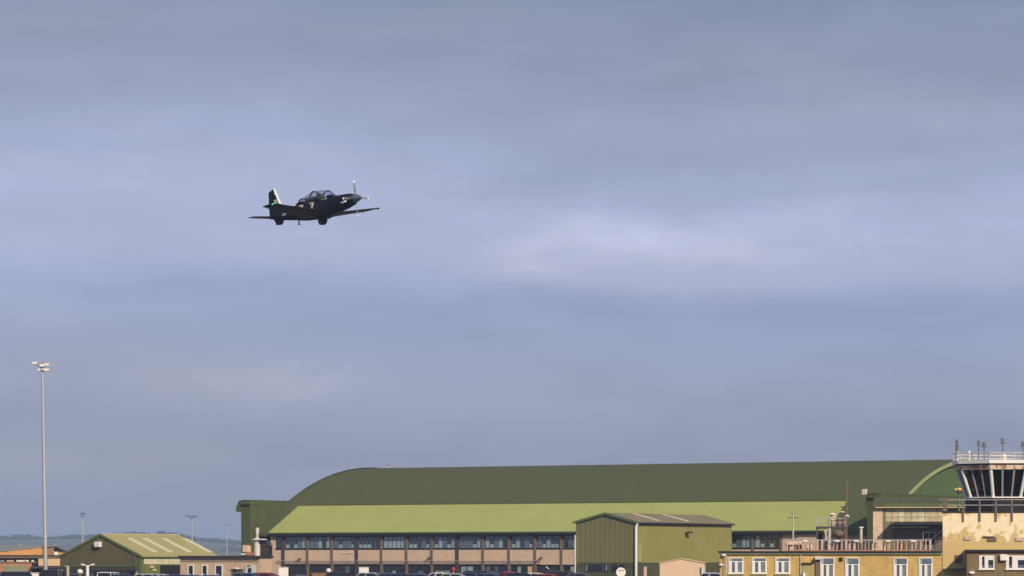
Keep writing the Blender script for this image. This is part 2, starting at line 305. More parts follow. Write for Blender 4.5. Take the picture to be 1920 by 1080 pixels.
# ------------------------------------------------------------------ main hangar
HG = Frame(960, 442.63, 30); HG.x = -28.82
hg = HG.thing('hangar', 'long dark green curved roof hangar with a pale green lean-to roof over brick offices', 'hangar')
A0, A1, AL0, AL1 = -4.2, 82.1, -2.1, 75.2
RR = 46.6
def arc(b): return 15.1-(RR-math.sqrt(RR*RR-(b-27.8)**2))
bs = [.4+(27.4)*k/22 for k in range(23)]
def roof_ring(a, b_from):
    pts = [(a, b, arc(b)) for b in ([b_from]+[q for q in bs if q > b_from+.1])]
    pts += [(a, 55.6-b, arc(b)) for b in reversed(bs[:-1])]
    return pts
m = MB()
def roof_shell(a0, a1, bf):
    up0, up1 = roof_ring(a0, bf), roof_ring(a1, bf); lo = lambda r: [(x, y, z-.35) for x, y, z in reversed(r)]
    m.loft([up0+lo(up0), up1+lo(up1)], close=True, cap=True)
roof_shell(A0, AL0, .4); roof_shell(AL0, AL1, 6.45); roof_shell(AL1, A1, .4)
roof = m.build('roof', 'roof_dark', hg, smooth=True)
# end gables
for a_, s_ in ((A0+.5, -1), (A1-.5, 1)):
    poly = [(b, z-.35) for _, b, z in roof_ring(0, .4)]
    poly = [(1.2, 0)]+[p for p in poly if 1.2 <= p[0] <= 54.4]+[(54.4, 0)]
    MB().prism(poly, a_-.1, a_+.1, 'x').build('gable_wall', 'green_gable', hg)
vb = []
for r0, r1 in zip(roof_ring(A1+.02, .4)[:24], roof_ring(A1+.02, .4)[1:24]):
    vb.append((r0, r1))
m = MB()
for r0, r1 in vb: m.add([(A1+.02, r0[1], r0[2]+.02), (A1+.02, r1[1], r1[2]+.02), (A1+.02, r1[1], r1[2]-.38), (A1+.02, r0[1], r0[2]-.38), (A1+.16, r0[1], r0[2]+.02), (A1+.16, r1[1], r1[2]+.02), (A1+.16, r1[1], r1[2]-.38), (A1+.16, r0[1], r0[2]-.38)], [(0, 1, 5, 4), (4, 5, 6, 7), (3, 2, 6, 7), (0, 3, 7, 4), (1, 2, 6, 5)])
m.build('verge_board', 'verge', hg)
m = MB()
for q in (-.12, .1): pass
for r0, r1 in vb: m.add([(A0-.02, r0[1], r0[2]+.10), (A0-.02, r1[1], r1[2]+.10), (A0+.25, r1[1], r1[2]+.10), (A0+.25, r0[1], r0[2]+.10), (A0-.02, r0[1], r0[2]-.3), (A0-.02, r1[1], r1[2]-.3)], [(0, 1, 2, 3), (0, 1, 5, 4)])
m.build('verge_board', 'green_gable', hg)
MB().box(A0+.7, A1-.7, 30, 53.5, 0, 6).box(AL1+.2, A1-.7, 1.3, 2, 0, 6.1).build('side_wall', 'brick', hg)
# annexe
zE, zT = 6.28, 9.98
lr = MB().prism([(-.55, zE), (6.6, 9.86), (6.6, 9.6), (-.55, zE-.12)], AL0, AL1, 'x'); lean = lr.build('lean_to_roof', 'roof_light', hg)
MB().box(AL0, AL1, -.57, -.45, zE-.10, zE+.03).build('roof_edge', 'hut_trim', hg)
MB().box(AL0+.1, AL1-3, -.68, -.5, zE-.42, zE-.11).build('gutter', 'fascia', hg)
MB().box(AL0+.3, AL1-.2, -.49, -.02, zE-.46, zE-.24).build('soffit', 'fascia', hg)
MB().prism([(-.4, zE-.25), (6.5, 9.45), (6.5, 0), (0, 0), (0, zE-.5)], AL1-.4, AL1-.1, 'x').build('end_wall', 'brick', hg)
za, zb_, zc, zd = 5.92, 5.75, 4.33, 4.13
w_ = MB().box(-1.9, 74, .02, 7.6, 0, za-.02); w_.build('core_wall', 'dark_room', hg)
bw = MB().box(-1.9, 69.6, -.2, .015, 2.3, zd).box(-1.9, -1.2, -.2, .015, zd, za).box(-1.9, -.35, -.2, .015, 0, 2.3)
bw.box(69.6, 74, -.2, .015, 0, za).build('brick_wall', 'brick', hg)
MB().box(-1.2, 69.6, -.16, .015, zb_, za).box(-1.2, 69.6, -.23, .01, zd, zc-.03).build('lintel_band', 'fascia', hg)
pitch = 3.66
for k in range(0, 20):
    a_ = k*pitch; dark = k in (0, 3, 7, 14)
    wd = .24 if dark else .17
    MB().box(a_-wd, a_+wd, -.26, .01, 0, zb_+.1).build('pier', 'pier_dark' if dark else 'pier', hg)
rnd = random.Random(11)
for k in range(0, 19):
    x0, x1 = k*pitch+.30, (k+1)*pitch-.30
    bl = []; f = 0
    nb = 5
    for j in range(nb):
        u = rnd.random(); lo, hi = j/nb+.02, (j+1)/nb-.02
        if k in (4, 12): bl.append((lo, hi, .02, .97, 'blind'))
        elif u < .3: bl.append((lo, hi, .02, .97, 'blind_b'))
        elif u < .6: bl.append((lo, hi, .02, .32, 'blind'))
        elif u < .82: bl.append((lo, hi, .02, .97, 'blind'))
        if k not in (4, 12) and rnd.random() < .6: bl.append((lo, hi, .985-.18, .985, 'blind_b'))
    window(hg, x0, x1, zc, zb_, -.02, 'frame_grey', (4, 1), .05, bl, trans=.78, sill=False)
window(hg, -1.15, -.35, zc, zb_, -.02, 'frame_dark', (0, 1), .05, [], sill=False)
# ground floor openings
GF = {0: [(.5, 1.9, 'dark'), (2.1, 3.3, 'navy')], 1: [(.4, 3.2, 'dark')], 2: [(1.2, 3.3, 'winb')], 3: [(.5, 3.2, 'dark')], 4: [(.4, 1.4, 'navy'), (1.5, 3.3, 'wing')], 5: [(.6, 3.3, 'winb')], 6: [(.4, 2.6, 'wing')],
      7: [(.4, 3.2, 'wing')], 8: [(.4, 2.2, 'winb'), (2.4, 3.3, 'navy')], 9: [(.5, 2.3, 'wing'), (2.6, 3.3, 'door')], 10: [(.4, 3.2, 'dark')], 11: [(.4, 2.6, 'wing')], 12: [(.4, 3.2, 'wing')], 13: [(.4, 3.2, 'winb')], 14: [(.4, 3.2, 'wing')], 15: [(.4, 3.2, 'dark')], 16: [(.4, 3.2, 'wing')], 17: [(.4, 3.2, 'wing')], 18: [(.4, 3.2, 'wing')]}
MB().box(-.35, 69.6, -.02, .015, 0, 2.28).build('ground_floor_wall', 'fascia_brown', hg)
for k, L_ in GF.items():
    for (p, q, kind) in L_:
        x0, x1 = k*pitch+p, k*pitch+q
        if kind in ('dark', 'navy', 'door'):
            d_ = MB().box(x0, x1, -.08, -.022, .02, 2.1).build('door', {'dark': 'dark_room', 'navy': 'navy', 'door': 'cream'}[kind], hg)
            MB().box(x0+.1, x0+.16, -.13, -.082, 1.0, 1.14).build('handle', 'steel', d_)
        else:
            bl = [(j/3+.03, (j+1)/3-.03, .05, .95 if rnd.random() < .6 else .5, 'blind' if kind == 'wing' else 'blind_b') for j in range(3) if rnd.random() < (.8 if kind == 'wing' else .5)]
            window(hg, x0, x1, .9, 2.15, -.03, 'frame_dark', (2, 1), .05, bl, sill=False)
m = MB().tube((-.9, -.36, 2.75), (37.5, -.36, 2.75), .045).tube((-.9, -.35, 2.52), (37.5, -.35, 2.52), .035)
m.build('conduit', 'rail', hg)
for px, py in ((562, 1048), (805, 1046), (1014, 1046)):
    a_ = HG.a(px, -.4); z_ = HG.z(py, a_, -.4); q = MB().box(a_-.22, a_+.22, -.62, -.36, z_-.06, z_+.06).box(a_-.04, a_+.04, -.37, -.19, z_-.02, z_+.12); q.build('wall_lamp', 'steel_dark', hg)
for px in (635, 704, 798, 850): # amber bulkhead lamps above the doors
    a_ = HG.a(px, -.3); z_ = HG.z(1056, a_, -.3); MB().ball((a_, -.3, z_), .16, (1.4, .6, .45)).build('bulkhead_lamp', 'peach', hg)
a_ = HG.a(651, -.24); MB().box(a_-1.1, a_+1.1, -.26, -.203, HG.z(1038, a_), HG.z(1036.5, a_)).build('cable_tray', 'white_dirty', hg)
# door gantries at both ends
for (g0, g1, bf, ov) in ((-6.1, -4.45, -1, .38), (82.4, 84.0, -5.0, -.1)):
    q = hg
    MB().box(g0+.25, g1, bf, 27, 0, 9.9).build('door_gantry', 'green_wall', q)
    cp = MB().prism([(g0-ov, 9.0), (g0-ov+.05, 9.55), (g0+.1 if ov > 0 else g0+.3, 10.4), (g1+.06, 10.4), (g1+.06, 9.9), (g0+.25, 9.9), (g0+.2, 8.95)], bf-.3, 28); cp.build('gantry_track_cover', 'green_wall', q)
    MB().box(g0+.6, g1+.12, bf-.34, 28.04, 10.404, 10.47).build('gantry_flashing', 'green_gable', q)
a_ = HG.a(1618, -5); MB().box(a_-.1, a_+.35, -5.1, -4.6, 10.3, HG.z(917, a_, -5)).build('vent', 'white_dirty', hg)
t = HG.thing('obstruction_lamp', 'small red warning lamp on the hangar roof ridge', 'warning lamp', HG.a(727, 27.8), 27.8, 15.1)
MB().tube((0, 0, 0), (0, 0, .3), .06).build('post', 'steel', t); MB().ball((0, 0, .4), .13).build('lens', 'red_light', t)

# ------------------------------------------------------------------ middle gabled store
F2 = Frame(1080, 391, 30); W2 = F2.a(1192); L2 = F2.b(1372, W2); zE2 = F2.zz(979, 1192); zR2 = F2.zz(963.5, 1140); zB2 = F2.zz(1055, 1192)
t = F2.thing('gabled_store', 'tall olive green metal store with a low gable and white downpipe at its corner', 'store building')
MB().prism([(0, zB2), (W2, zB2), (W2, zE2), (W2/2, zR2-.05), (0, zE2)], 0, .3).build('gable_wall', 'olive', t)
MB().box(W2-.3, W2, .31, L2, zB2, zE2).box(0, .3, .31, L2, zB2, zE2).box(.31, W2-.31, L2-.3, L2, 0, zE2).build('side_wall', 'olive_sunlit', t)
MB().box(.03, W2-.03, .03, L2-.02, 0, zB2-.003).build('base_wall', 'olive_dark', t)
r_ = MB()
for s_ in (0, 1):
    e = (-.25, zE2-.08) if s_ == 0 else (W2+.25, zE2-.08)
    r_.prism([e, (W2/2, zR2), (W2/2, zR2+.14), (e[0], e[1]+.14)], -.15, L2+.15)
rf = r_.build('roof', 'mid_roof', t)
def slope_quad(mb, x0, z0, x1, z1, y0, y1, f0, f1, up=.01):   # strip lying on a roof slope between fractions f0..f1 down from the ridge
    p = [(x0+(x1-x0)*f, z0+(z1-z0)*f+up) for f in (f0, f1)]
    mb.add([(p[0][0], y0, p[0][1]), (p[0][0], y1, p[0][1]), (p[1][0], y1, p[1][1]), (p[1][0], y0, p[1][1])]+[(p[0][0], y0, p[0][1]+.05), (p[0][0], y1, p[0][1]+.05), (p[1][0], y1, p[1][1]+.05), (p[1][0], y0, p[1][1]+.05)], [(0, 1, 2, 3), (4, 5, 6, 7), (0, 1, 5, 4), (1, 2, 6, 5), (2, 3, 7, 6), (3, 0, 4, 7)])
for yy in (5.6, 12.8):
    q = MB(); slope_quad(q, W2/2, zR2+.14, W2+.25, zE2+.06, yy, yy+.9, .1, .85); q.build('rooflight', 'rooflight', rf)
MB().prism([(-.28, zE2-.16), (W2/2, zR2-.07), (W2+.28, zE2-.16), (W2+.28, zE2+.1), (W2/2, zR2+.17), (-.28, zE2+.1)], -.25, -.152).build('bargeboard', 'hut_trim', t)
MB().box(W2+.24, W2+.38, -.1, L2+.15, zE2-.18, zE2-.02).build('gutter', 'fascia', t)
MB().path([(W2+.28, -.1, zE2-.15), (W2+.1, -.12, zE2-.55), (W2+.1, -.12, 0)], .14, 10).build('downpipe', 'white', t)
MB().path([(-.05, -.1, zE2-1.4), (-.05, -.1, 0)], .09, 8).build('downpipe', 'white_dirty', t)
for p, q, c in ((1098, 1103, 'white'), (1104, 1113, 'black'), (1115, 1128, 'black'), (1129, 1133, 'blind_b'), (1135, 1140, 'white'), (1147, 1158, 'black'), (1162, 1171, 'black')):
    x0, x1 = F2.a(p), F2.a(q); z1 = F2.z(1058, x0); z0 = F2.z(1071, x0)
    window(t, x0, x1, z0, z1, .02, 'frame_dark', (0, 1), .04, [(.05, .95, .03, .97, c)] if c != 'black' else [], sill=False, depth=.1)
x0 = F2.b(1171, W2)
for px0, px1 in ((1207, 1212),):
    b0, b1 = F2.b(px0, W2), F2.b(px1, W2); MB().box(W2-.02, W2+.05, b0, b1, 0, 2.15).build('door', 'pink', t)
b_ = F2.b(1285, W2); z_ = F2.z(999, W2, b_)
MB().box(W2, W2+.5, b_-.1, b_+.1, z_, z_+.08).box(W2+.3, W2+.7, b_-.3, b_+.5, z_-.08, z_+.14).build('floodlight', 'steel_dark', t)
b_ = F2.b(1198.5, W2); MB().box(W2, W2+.1, b_-.3, b_+.3, F2.z(1053, W2, b_), F2.z(1023, W2, b_)).build('service_panel', 'hut_roof', t)

# small peach kiosk in front of it
FK = Frame(1237, 352, 6); Wk = FK.a(1320); t = FK.thing('kiosk', 'small peach rendered hut with a shallow pitched top, in front of the olive store', 'hut')
zk, zr = FK.zz(1055.5, 1237), FK.zz(1048, 1277)
MB().prism([(0, 0), (Wk, 0), (Wk, zk), (Wk/2, zr), (0, zk)], 0, 3.2).build('wall', 'peach', t)
MB().prism([(-.08, zk-.02), (Wk/2, zr), (Wk+.08, zk-.02), (Wk+.08, zk+.05), (Wk/2, zr+.06), (-.08, zk+.05)], -.1, 3.3).build('roof', 'peach', t)
MB().box(Wk-.24, Wk+.06, -.3, -.003, 0, zk-.35).build('cabinet', 'white_dirty', t)

# ------------------------------------------------------------------ left hut
F3 = Frame(113, 384, 30); W3 = F3.a(265); L3 = F3.b(413, W3+.2); zE3 = F3.zz(1043, 265); zR3 = F3.zz(1001, 187); zB3 = F3.zz(1062, 190)
t = F3.thing('gabled_hut', 'green gabled hut with a brownish end wall and four cream rooflights', 'hut')
MB().prism([(0, zB3), (W3, zB3), (W3, zE3-.05), (W3/2, zR3-.12), (0, zE3-.05)], 0, .25).build('gable_wall', 'hut_gable', t)
MB().box(W3-.25, W3, .26, L3, 0, zE3-.1).box(0, .25, .26, L3, 0, zE3-.1).box(.26, W3-.26, L3-.3, L3, 0, zE3-.1).build('side_wall', 'hut_side', t)
MB().box(.1, W3-.3, .1, .4, 0, zB3-.003).build('lower_wall', 'brick_l', t)
MB().box(W3-.32, W3+.02, -.03, .2, 0, zE3-.1).build('corner_trim', 'hut_trim', t)
MB().box(-.02, W3-.33, -.05, -.003, zB3-.02, zB3+.12).build('sill_band', 'hut_trim', t)
MB().box(.02, W3-.34, -.5, -.06, zB3-.4, zB3-.1).build('lower_canopy', 'pier_dark', t)
for p, q in ((165, 182), (190, 197), (224, 255)):
    x0, x1 = F3.a(p), F3.a(q); window(t, x0, x1, .8, 1.9, .08, 'white', (1, 1), .06, [(.1, .4, .1, .9, 'curtain')], sill=False)
r_ = MB()
for s_ in (0, 1):
    e = (-.15, zE3-.08) if s_ == 0 else (W3+.15, zE3-.08)
    r_.prism([e, (W3/2, zR3-.08), (W3/2, zR3), (e[0], e[1]+.1)], -.05, L3)
rf = r_.build('roof', 'hut_roof', t)
MB().prism([(-.2, zE3-.2), (W3/2, zR3-.22), (W3+.2, zE3-.2), (W3+.2, zE3+.06), (W3/2, zR3+.03), (-.2, zE3+.06)], -.14, -.052).build('bargeboard', 'hut_trim', t)
MB().box(W3/2-.12, W3/2+.12, -.04, L3+.02, zR3-.03, zR3+.035).build('ridge_cap', 'panel_p', rf)
for px in (230, 259, 295, 334):
    yy = F3.b(px, W3/2+.6)
    q = MB(); slope_quad(q, W3/2, zR3, W3+.15, zE3+.02, yy, yy+1.0, .2, .82); q.build('rooflight', 'rooflight', rf)
MB().box(W3+.14, W3+.26, -.05, L3, zE3-.16, zE3-.03).build('gutter', 'hut_trim', t)
x0 = F3.a(186); z0 = F3.z(1026, x0); MB().box(x0-.4, x0+.38, -.45, -.003, z0, z0+.6).build('vent_box', 'white', t, bevel=.05)
MB().box(F3.a(251), F3.a(255), -.09, -.005, zB3+.1, F3.zz(1038, 252)).build('duct', 'hut_gable', t)
for i in range(8):
    b0, b1 = F3.b(270+i*9, W3), F3.b(278.4+i*9, W3)
    MB().box(W3+.002, W3+.06, b0, b1, F3.z(1058, W3, b0), zE3-.22).build('light_panel', 'panel_p', t)
b0, b1 = F3.b(300, W3), F3.b(339, W3)
MB().box(W3+.002, W3+.03, b0, b1, 0, F3.z(1060, W3, b0)).build('doorway', 'black', t)
for px, py in ((284, 1063), (289, 1069)):
    b0 = F3.b(px, W3); z0 = F3.z(py, W3, b0); MB().box(W3+.002, W3+.12, b0-.35, b0+.35, z0-.12, z0+.12).build('wall_box', 'rail_pink', t, bevel=.02)

# ------------------------------------------------------------------ low brick block
F4 = Frame(338, 378, 24); W4 = F4.a(487); zt4 = F4.zz(1042, 420)
t = F4.thing('brick_block', 'low flat roofed tan brick block with white framed windows beside the green hut', 'building')
MB().box(0, W4, 0, 2.8, 0, zt4-.25).build('wall', 'brick_l', t)
MB().box(-.15, W4+.12, -.3, 2.95, zt4-.247, zt4).build('roof', 'fascia_brown', t)
MB().box(-.02, W4-.2, -.06, -.003, F4.zz(1052.5, 420)-.04, F4.zz(1052.5, 420)).build('string_course', 'pier', t)
for p, q in ((352, 364), (378, 390), (403, 418)):
    x0, x1 = F4.a(p), F4.a(q); window(t, x0, x1, .9, F4.z(1058.5, x0), -.003, 'white', (0, 1), .13, [(.05, .5, .05, .35, 'blind')], sill=False)
x0, x1 = F4.a(460), F4.a(479); d_ = MB().box(x0, x1, -.12, -.003, 0, F4.z(1060, x0)).build('door_surround', 'white_dirty', t)
MB().box(F4.a(466), F4.a(472.5), -.15, -.123, .9, F4.z(1065, x0)).build('door_window', 'navy', d_); MB().box(F4.a(464), F4.a(471), -.16, -.124, F4.z(1062.5, x0), F4.z(1059.8, x0)).build('canopy', 'green_p', d_)
x0, x1 = F4.a(434), F4.a(456); MB().box(x0, x1, -.03, -.004, 0, F4.z(1067, x0)).build('panel', 'hut_gable', t)
MB().box(x0, x1, -.2, -.032, F4.z(1067, x0), F4.z(1066, x0)).build('shelf', 'peach', t); MB().ball((F4.a(446), -.24, F4.z(1066, x0)), .28, (1, .5, .4)).build('bulkhead_lamp', 'white', t)
# plant on its roof
def on4(px, b, name, lab, cat): return F4.thing(name, lab, cat, F4.a(px, b), b, zt4)
t = on4(482, 1.4, 'flue_stack', 'cream round flue on a white hopper, standing on the low brick block roof', 'flue'); s = F4.Y(F4.a(482, 1.4), 1.4)/FP
H = lambda py: Z(py, F4.Y(F4.a(482, 1.4), 1.4))-zt4
MB().tube((0, 0, 0), (0, 0, H(1012)), .34, .34, 14).tube((0, 0, H(1012)), (0, 0, H(1008)), .34, .2, 14).build('hopper', 'white_dirty', t, smooth=True)
MB().tube((0, 0, H(1012.5)), (0, 0, H(1009)), .62, .2, 14).tube((.7, 0, H(1012.5)), (.7, 0, H(1010)), .55, .25, 14).build('cowl', 'white_dirty', t, smooth=True)
MB().tube((.02, 0, H(1009)), (.02, 0, H(1001)), .13).build('lower_flue', 'curtain', t); MB().tube((.02, 0, H(1001)), (.02, 0, H(989.5)), .19, n=12).build('upper_flue', 'white_dirty', t, smooth=True)
MB().box(-.5, .5, -.03, .03, H(1001.5), H(1000.6)).build('bracket', 'steel_dark', t)
t = on4(463, 1.4, 'roof_tank', 'beige box tank on rusty red skids left of the flue', 'tank'); MB().box(-.38, .38, -.4, .4, .35, H(1022)).build('body', 'peach', t, bevel=.06); MB().box(-.1, 1.2, -.35, .35, .06, .34).build('skid', 'brick_red', t)
t = on4(498, 2.1, 'roof_cage', 'dark caged plant unit at the right end of the low brick block roof', 'plant cage')
m = MB()
for i in range(6): m.box(-.55+i*.2, -.52+i*.2, -.5, -.46, .1, H(1021))
for zz_ in (.15, .6, H(1021)): m.box(-.6, .55, -.52, -.48, zz_-.04, zz_)
m.build('cage', 'pier', t); MB().box(-.55, .5, -.4, .6, .02, H(1022)).build('unit', 'black', t); MB().prism([(-.6, H(1021)), (.5, H(1021)), (.3, H(1014)), (-.2, H(1014))], -.4, .5).build('hood', 'steel_dark', t)
t = on4(455, .3, 'roof_lamp', 'small white floodlight on the roof edge left of the beige tank', 'floodlight'); MB().tube((0, 0, 0), (0, 0, .12), .04).build('stem', 'steel', t); MB().ball((0, 0, .14), .3, (1, .6, .35)).build('head', 'white', t)

# ------------------------------------------------------------------ far left buildings
F5 = Frame(-60, 430, 0)
t = F5.thing('flat_office', 'flat roofed block with a dark glazed strip and red brick base at the left edge', 'building')
W5 = F5.a(113); z1, z2 = F5.zz(1041, 0), F5.zz(1046.5, 0)
MB().box(0, W5, 0, 8, 0, z2).build('core_wall', 'dark_room', t)
MB().box(-.1, W5, -.5, 8.1, z2+.003, z1).build('roof', 'pier', t); MB().box(-.1, W5, -.56, -.503, z1-.12, z1+.02).build('roof_edge', 'fascia_brown', t)
MB().box(0, F5.a(69), -.25, -.003, F5.zz(1056, 0), F5.zz(1053.5, 0)).build('ledge', 'pier', t)
MB().box(0, F5.a(60), -.2, -.003, 0, F5.zz(1056.2, 0)).build('brick_base', 'brick_red', t)
MB().box(F5.a(73), W5, -.45, -.003, F5.zz(1061, 0), F5.zz(1047.5, 0)).build('cream_wall', 'cream', t)
MB().box(F5.a(60), W5+.8, -1.6, -.46, F5.zz(1065, 0), F5.zz(1062, 0)).build('lower_canopy', 'pier_dark', t)
MB().box(F5.a(8), F5.a(49), -.28, -.203, 0, F5.zz(1061, 0)).build('shutter_door', 'shutter', t)
for p, q, c in ((-40, -25, 'blind'), (0, 8, 'blind_b'), (13, 26, 'cream'), (31, 54, 'blind'), (59, 64, 'blind'), (46, 50, 'yellow_p')):
    x0, x1 = F5.a(p), F5.a(q); MB().box(x0, x1, -.09 if c != 'yellow_p' else -.16, -.02, F5.zz(1053, 0), F5.zz(1049.3, 0)).build('window', c, t)
t = F5.thing('orange_shed', 'low shed with a bright orange sloping wall at the left edge', 'shed', 0, 8.5)
MB().prism([(0, 0), (F5.a(78, 8.5), 0), (F5.a(78, 8.5), F5.zz(1026, 78, 8.5)), (0, F5.zz(1039, -60, 8.5))], 0, 12).build('wall', 'orange', t)
MB().prism([(0, F5.zz(1039, -60, 8.5)+.003), (F5.a(78, 8.5)+.1, F5.zz(1026, 78, 8.5)+.01), (F5.a(78, 8.5)+.1, F5.zz(1026, 78, 8.5)+.12), (0, F5.zz(1039, -60, 8.5)+.12)], -.1, 12.2).build('roof', 'grey_roof', t)
F6 = Frame(-80, 520, 12)
t = F6.thing('grey_shed', 'long grey sheet roofed shed seen above the orange shed', 'shed')
W6 = F6.a(76); zt = F6.zz(1022, 0); MB().box(0, W6, 0, 12, 0, zt-1.0).build('wall', 'cream', t)
MB().prism([(-.3, zt-1.1), (6, zt), (12.3, zt-1.1), (6, zt-.15)], -.2, W6+.2, 'x').build('roof', 'grey_roof', t)
for i in range(3): MB().box(2+i*5.5, 2.5+i*5.5, 5.8, 6.2, zt-.1, zt+.12).build('ridge_vent', 'rail', t)
F7 = Frame(100, 470, 0)
t = F7.thing('orange_hut', 'small orange walled hut with a white end beside the green gable', 'hut')
MB().box(F7.a(109), F7.a(140), 0, 4, 0, F7.zz(1034, 110)).build('wall', 'orange', t); MB().box(F7.a(102), F7.a(108.8), -.2, 3, 0, F7.zz(1034.5, 110)).build('end_wall', 'white', t)
MB().box(F7.a(108.7), F7.a(141), -.2, 4.2, F7.zz(1034, 110)+.003, F7.zz(1034, 110)+.12).build('roof', 'fascia_brown', t)
MB().box(F7.a(80), F7.a(101.5), .5, 4, 0, F7.zz(1038.5, 110)).build('lower_block', 'steel_dark', t)

# ------------------------------------------------------------------ foreground yellow block + tower
FG = Frame(1350, 278, 7)
Wy = FG.a(1766); zr = FG.zz(1033.3, 1500); zf = FG.zz(1039.5, 1500)
yb = FG.thing('yellow_brick_block', 'single storey yellow brick block with white windows and a railed flat roof', 'building')
MB().box(0, Wy, 0, 9, 0, zf).build('wall', 'yellow', yb)
MB().box(-.1, Wy, -.18, 9.1, zf+.003, zr-.10).build('fascia', 'shutter', yb)
MB().box(-.15, Wy, -.3, 9.15, zr-.097, zr).build('roof', 'fascia', yb)
def whitewin(px0, px1, py0, py1, par=yb, b=-.003, tall=False, fr=FG, tone=0):
    x0, x1 = fr.a(px0, b), fr.a(px1, b); z1 = fr.z(py0, x0, b); z0 = fr.z(py1, x0, b)
    w_ = window(par, x0, x1, z0, z1, b, 'white', (0, 1), .07, [(.06, .24, .02, .97, 'white'), (.28, .45, .03, .70, 'blind_b'), (.62, .93, .03, .70, 'net'), (.26, .95, .78, .97, 'blind_b')], back='dark_room', trans=.74, sill=True)
    m = MB(); cx = x0+(x1-x0)*.52
    m.box(cx-.11, cx+.11, b-.1, b-.006, z0+.06, z0+(z1-z0)*.72).box(x0+.06, x0+.27, b-.095, b-.02, z0+.06, z0+(z1-z0)*.72).box(x1-.12, x1-.06, b-.095, b-.02, z0+.06, z0+(z1-z0)*.72)
    m.build('casement', 'white', w_)
    return w_
for p in (1366, 1409.5, 1453.5): whitewin(p, p+28, 1045.5, 1075)
for p, q in ((1538, 1564.5), (1584.5, 1611.5), (1675, 1702), (1722.5, 1748.5)): whitewin(p, q, 1045.5, 1095)
x0, x1 = FG.a(1505), FG.a(1524); d_ = MB().box(x0, x1, -.06, -.003, 0, FG.zz(1056.5, 1500)).build('door', 'hut_roof', yb); MB().box(x0-.05, x1+.05, -.3, -.003, FG.zz(1056.5, 1500)+.004, FG.zz(1056.5, 1500)+.06).build('door_hood', 'fascia_brown', d_)
MB().box(FG.a(1505.5), FG.a(1510.5), -.35, -.065, 0, FG.zz(1074, 1500)).build('bin_box', 'white', yb)
MB().box(FG.a(1529.5), FG.a(1537), -.16, -.003, 0, FG.zz(1050, 1500)).build('duct', 'pier', yb)
MB().box(FG.a(1528), FG.a(1541), -.5, -.003, FG.zz(1049.5, 1500), FG.zz(1043.5, 1500)).build('duct_hood', 'white_dirty', yb, bevel=.03)
x0 = FG.a(1577); z0 = FG.z(1048.5, x0); MB().box(x0-.13, x0+.13, -.14, -.003, z0-.13, z0+.13).build('wall_vent', 'black', yb)
for px in (1357.5, 1361, 1501.5): MB().path([(FG.a(px), -.09, zf-.02), (FG.a(px), -.09, 0)], .045).build('downpipe', 'curtain', yb)
for px, py in ((1357, 1041), (1352, 1059)):
    x0 = FG.a(px, -.25); MB().ball((x0, -.25, FG.z(py, x0)), .12, (1.6, 1, .8)).build('bulkhead_lamp', 'white', yb)
# roof railing
t = FG.thing('roof_railing', 'long pale weathered railing along the flat roof of the yellow block', 'railing', 0, .9, zr)
xr0, xr1 = FG.a(1473, .9), FG.a(1745, .9); hr = FG.zz(1011.5, 1600, .9)-zr
MB().box(xr0, xr1, -.03, .03, hr-.07, hr).box(xr0, xr1, -.02, .02, hr-.12, hr-.10).build('top_rail', 'rail', t)
MB().box(xr0, xr1, -.1, .1, 0, .09).build('kerb', 'brick_red', t)
i = 0; x = xr0+.1; rnd = random.Random(5)
while x < xr1-.1:
    wd = rnd.choice((.05, .05, .09, .16)); MB().box(x, x+wd, -.05, .05, .08, hr-.075).build('post', 'rail_pink', t)
    x += wd+rnd.choice((.22, .3, .38))
for px, s_ in ((1510, 1), (1570, 1), (1606, 1), (1666, 1), (1712, 1)):
    x0 = FG.a(px, .8); MB().box(x0-.2, x0+.2, -.22, -.06, hr-.2, hr-.07).build('lamp_head', 'white', t, bevel=.03)
for px, wd, mm_ in ((1518, .5, 'rust'), (1535, .45, 'brick'), (1556, .4, 'rust'), (1572, .5, 'pier'), (1592, .4, 'pink'), (1615, .55, 'pier'), (1640, .5, 'rust'), (1660, .4, 'peach'), (1690, .45, 'rust')):
    x0 = FG.a(px, 1.2); MB().box(x0-wd/2, x0+wd/2, .3, .6, .02, hr-.22-.1*rnd.random()).build('planter_panel', mm_, t, bevel=.04)
t = FG.thing('roof_tank', 'cream and orange stained tank at the left end of the roof railing', 'tank', FG.a(1489, 2), 2, zr)
MB().box(-.62, .62, -.5, .5, .03, hr-.05).build('body', 'rust', t, bevel=.05); MB().box(-.66, .66, -.54, .54, hr-.05, hr).build('lid', 'white_dirty', t)
# poles
def ypole(px, b, topy, r, mat_, name, lab, cat, arms=()):
    a_ = FG.a(px, b); t = FG.thing(name, lab, cat, a_, b, zr); h = FG.z(topy, a_, b)-zr
    MB().tube((0, 0, 0), (0, 0, h), r, r*.8, 10).build('pole', mat_, t, smooth=True)
    for (y_, w_) in arms:
        z_ = FG.z(y_, a_, b)-zr; MB().box(-w_, w_, -.04, .04, z_-.03, z_+.03).build('cross_arm', 'steel_dark', t)
    return t, h
ypole(1487, 3, 960, .085, 'panel', 'aerial_pole', 'pale aerial pole with a cross arm above the stained roof tank', 'pole', ((971, .42), (962, .15)))
ypole(1587, 5, 897, .085, 'pier', 'aerial_mast', 'tall thin brown mast rising from the yellow block roof', 'mast')
t, h = ypole(1614.5, 2.5, 990, .14, 'curtain', 'cowl_pipe', 'short cream pipe with a flat cap beside the right hangar gantry', 'pipe'); MB().tube((0, 0, h), (0, 0, h+.1), .19).build('cap', 'white', t)
ypole(1555, 3, 990, .16, 'steel', 'grey_vent_pipe', 'grey vent pipe under the rooftop platform', 'pipe')
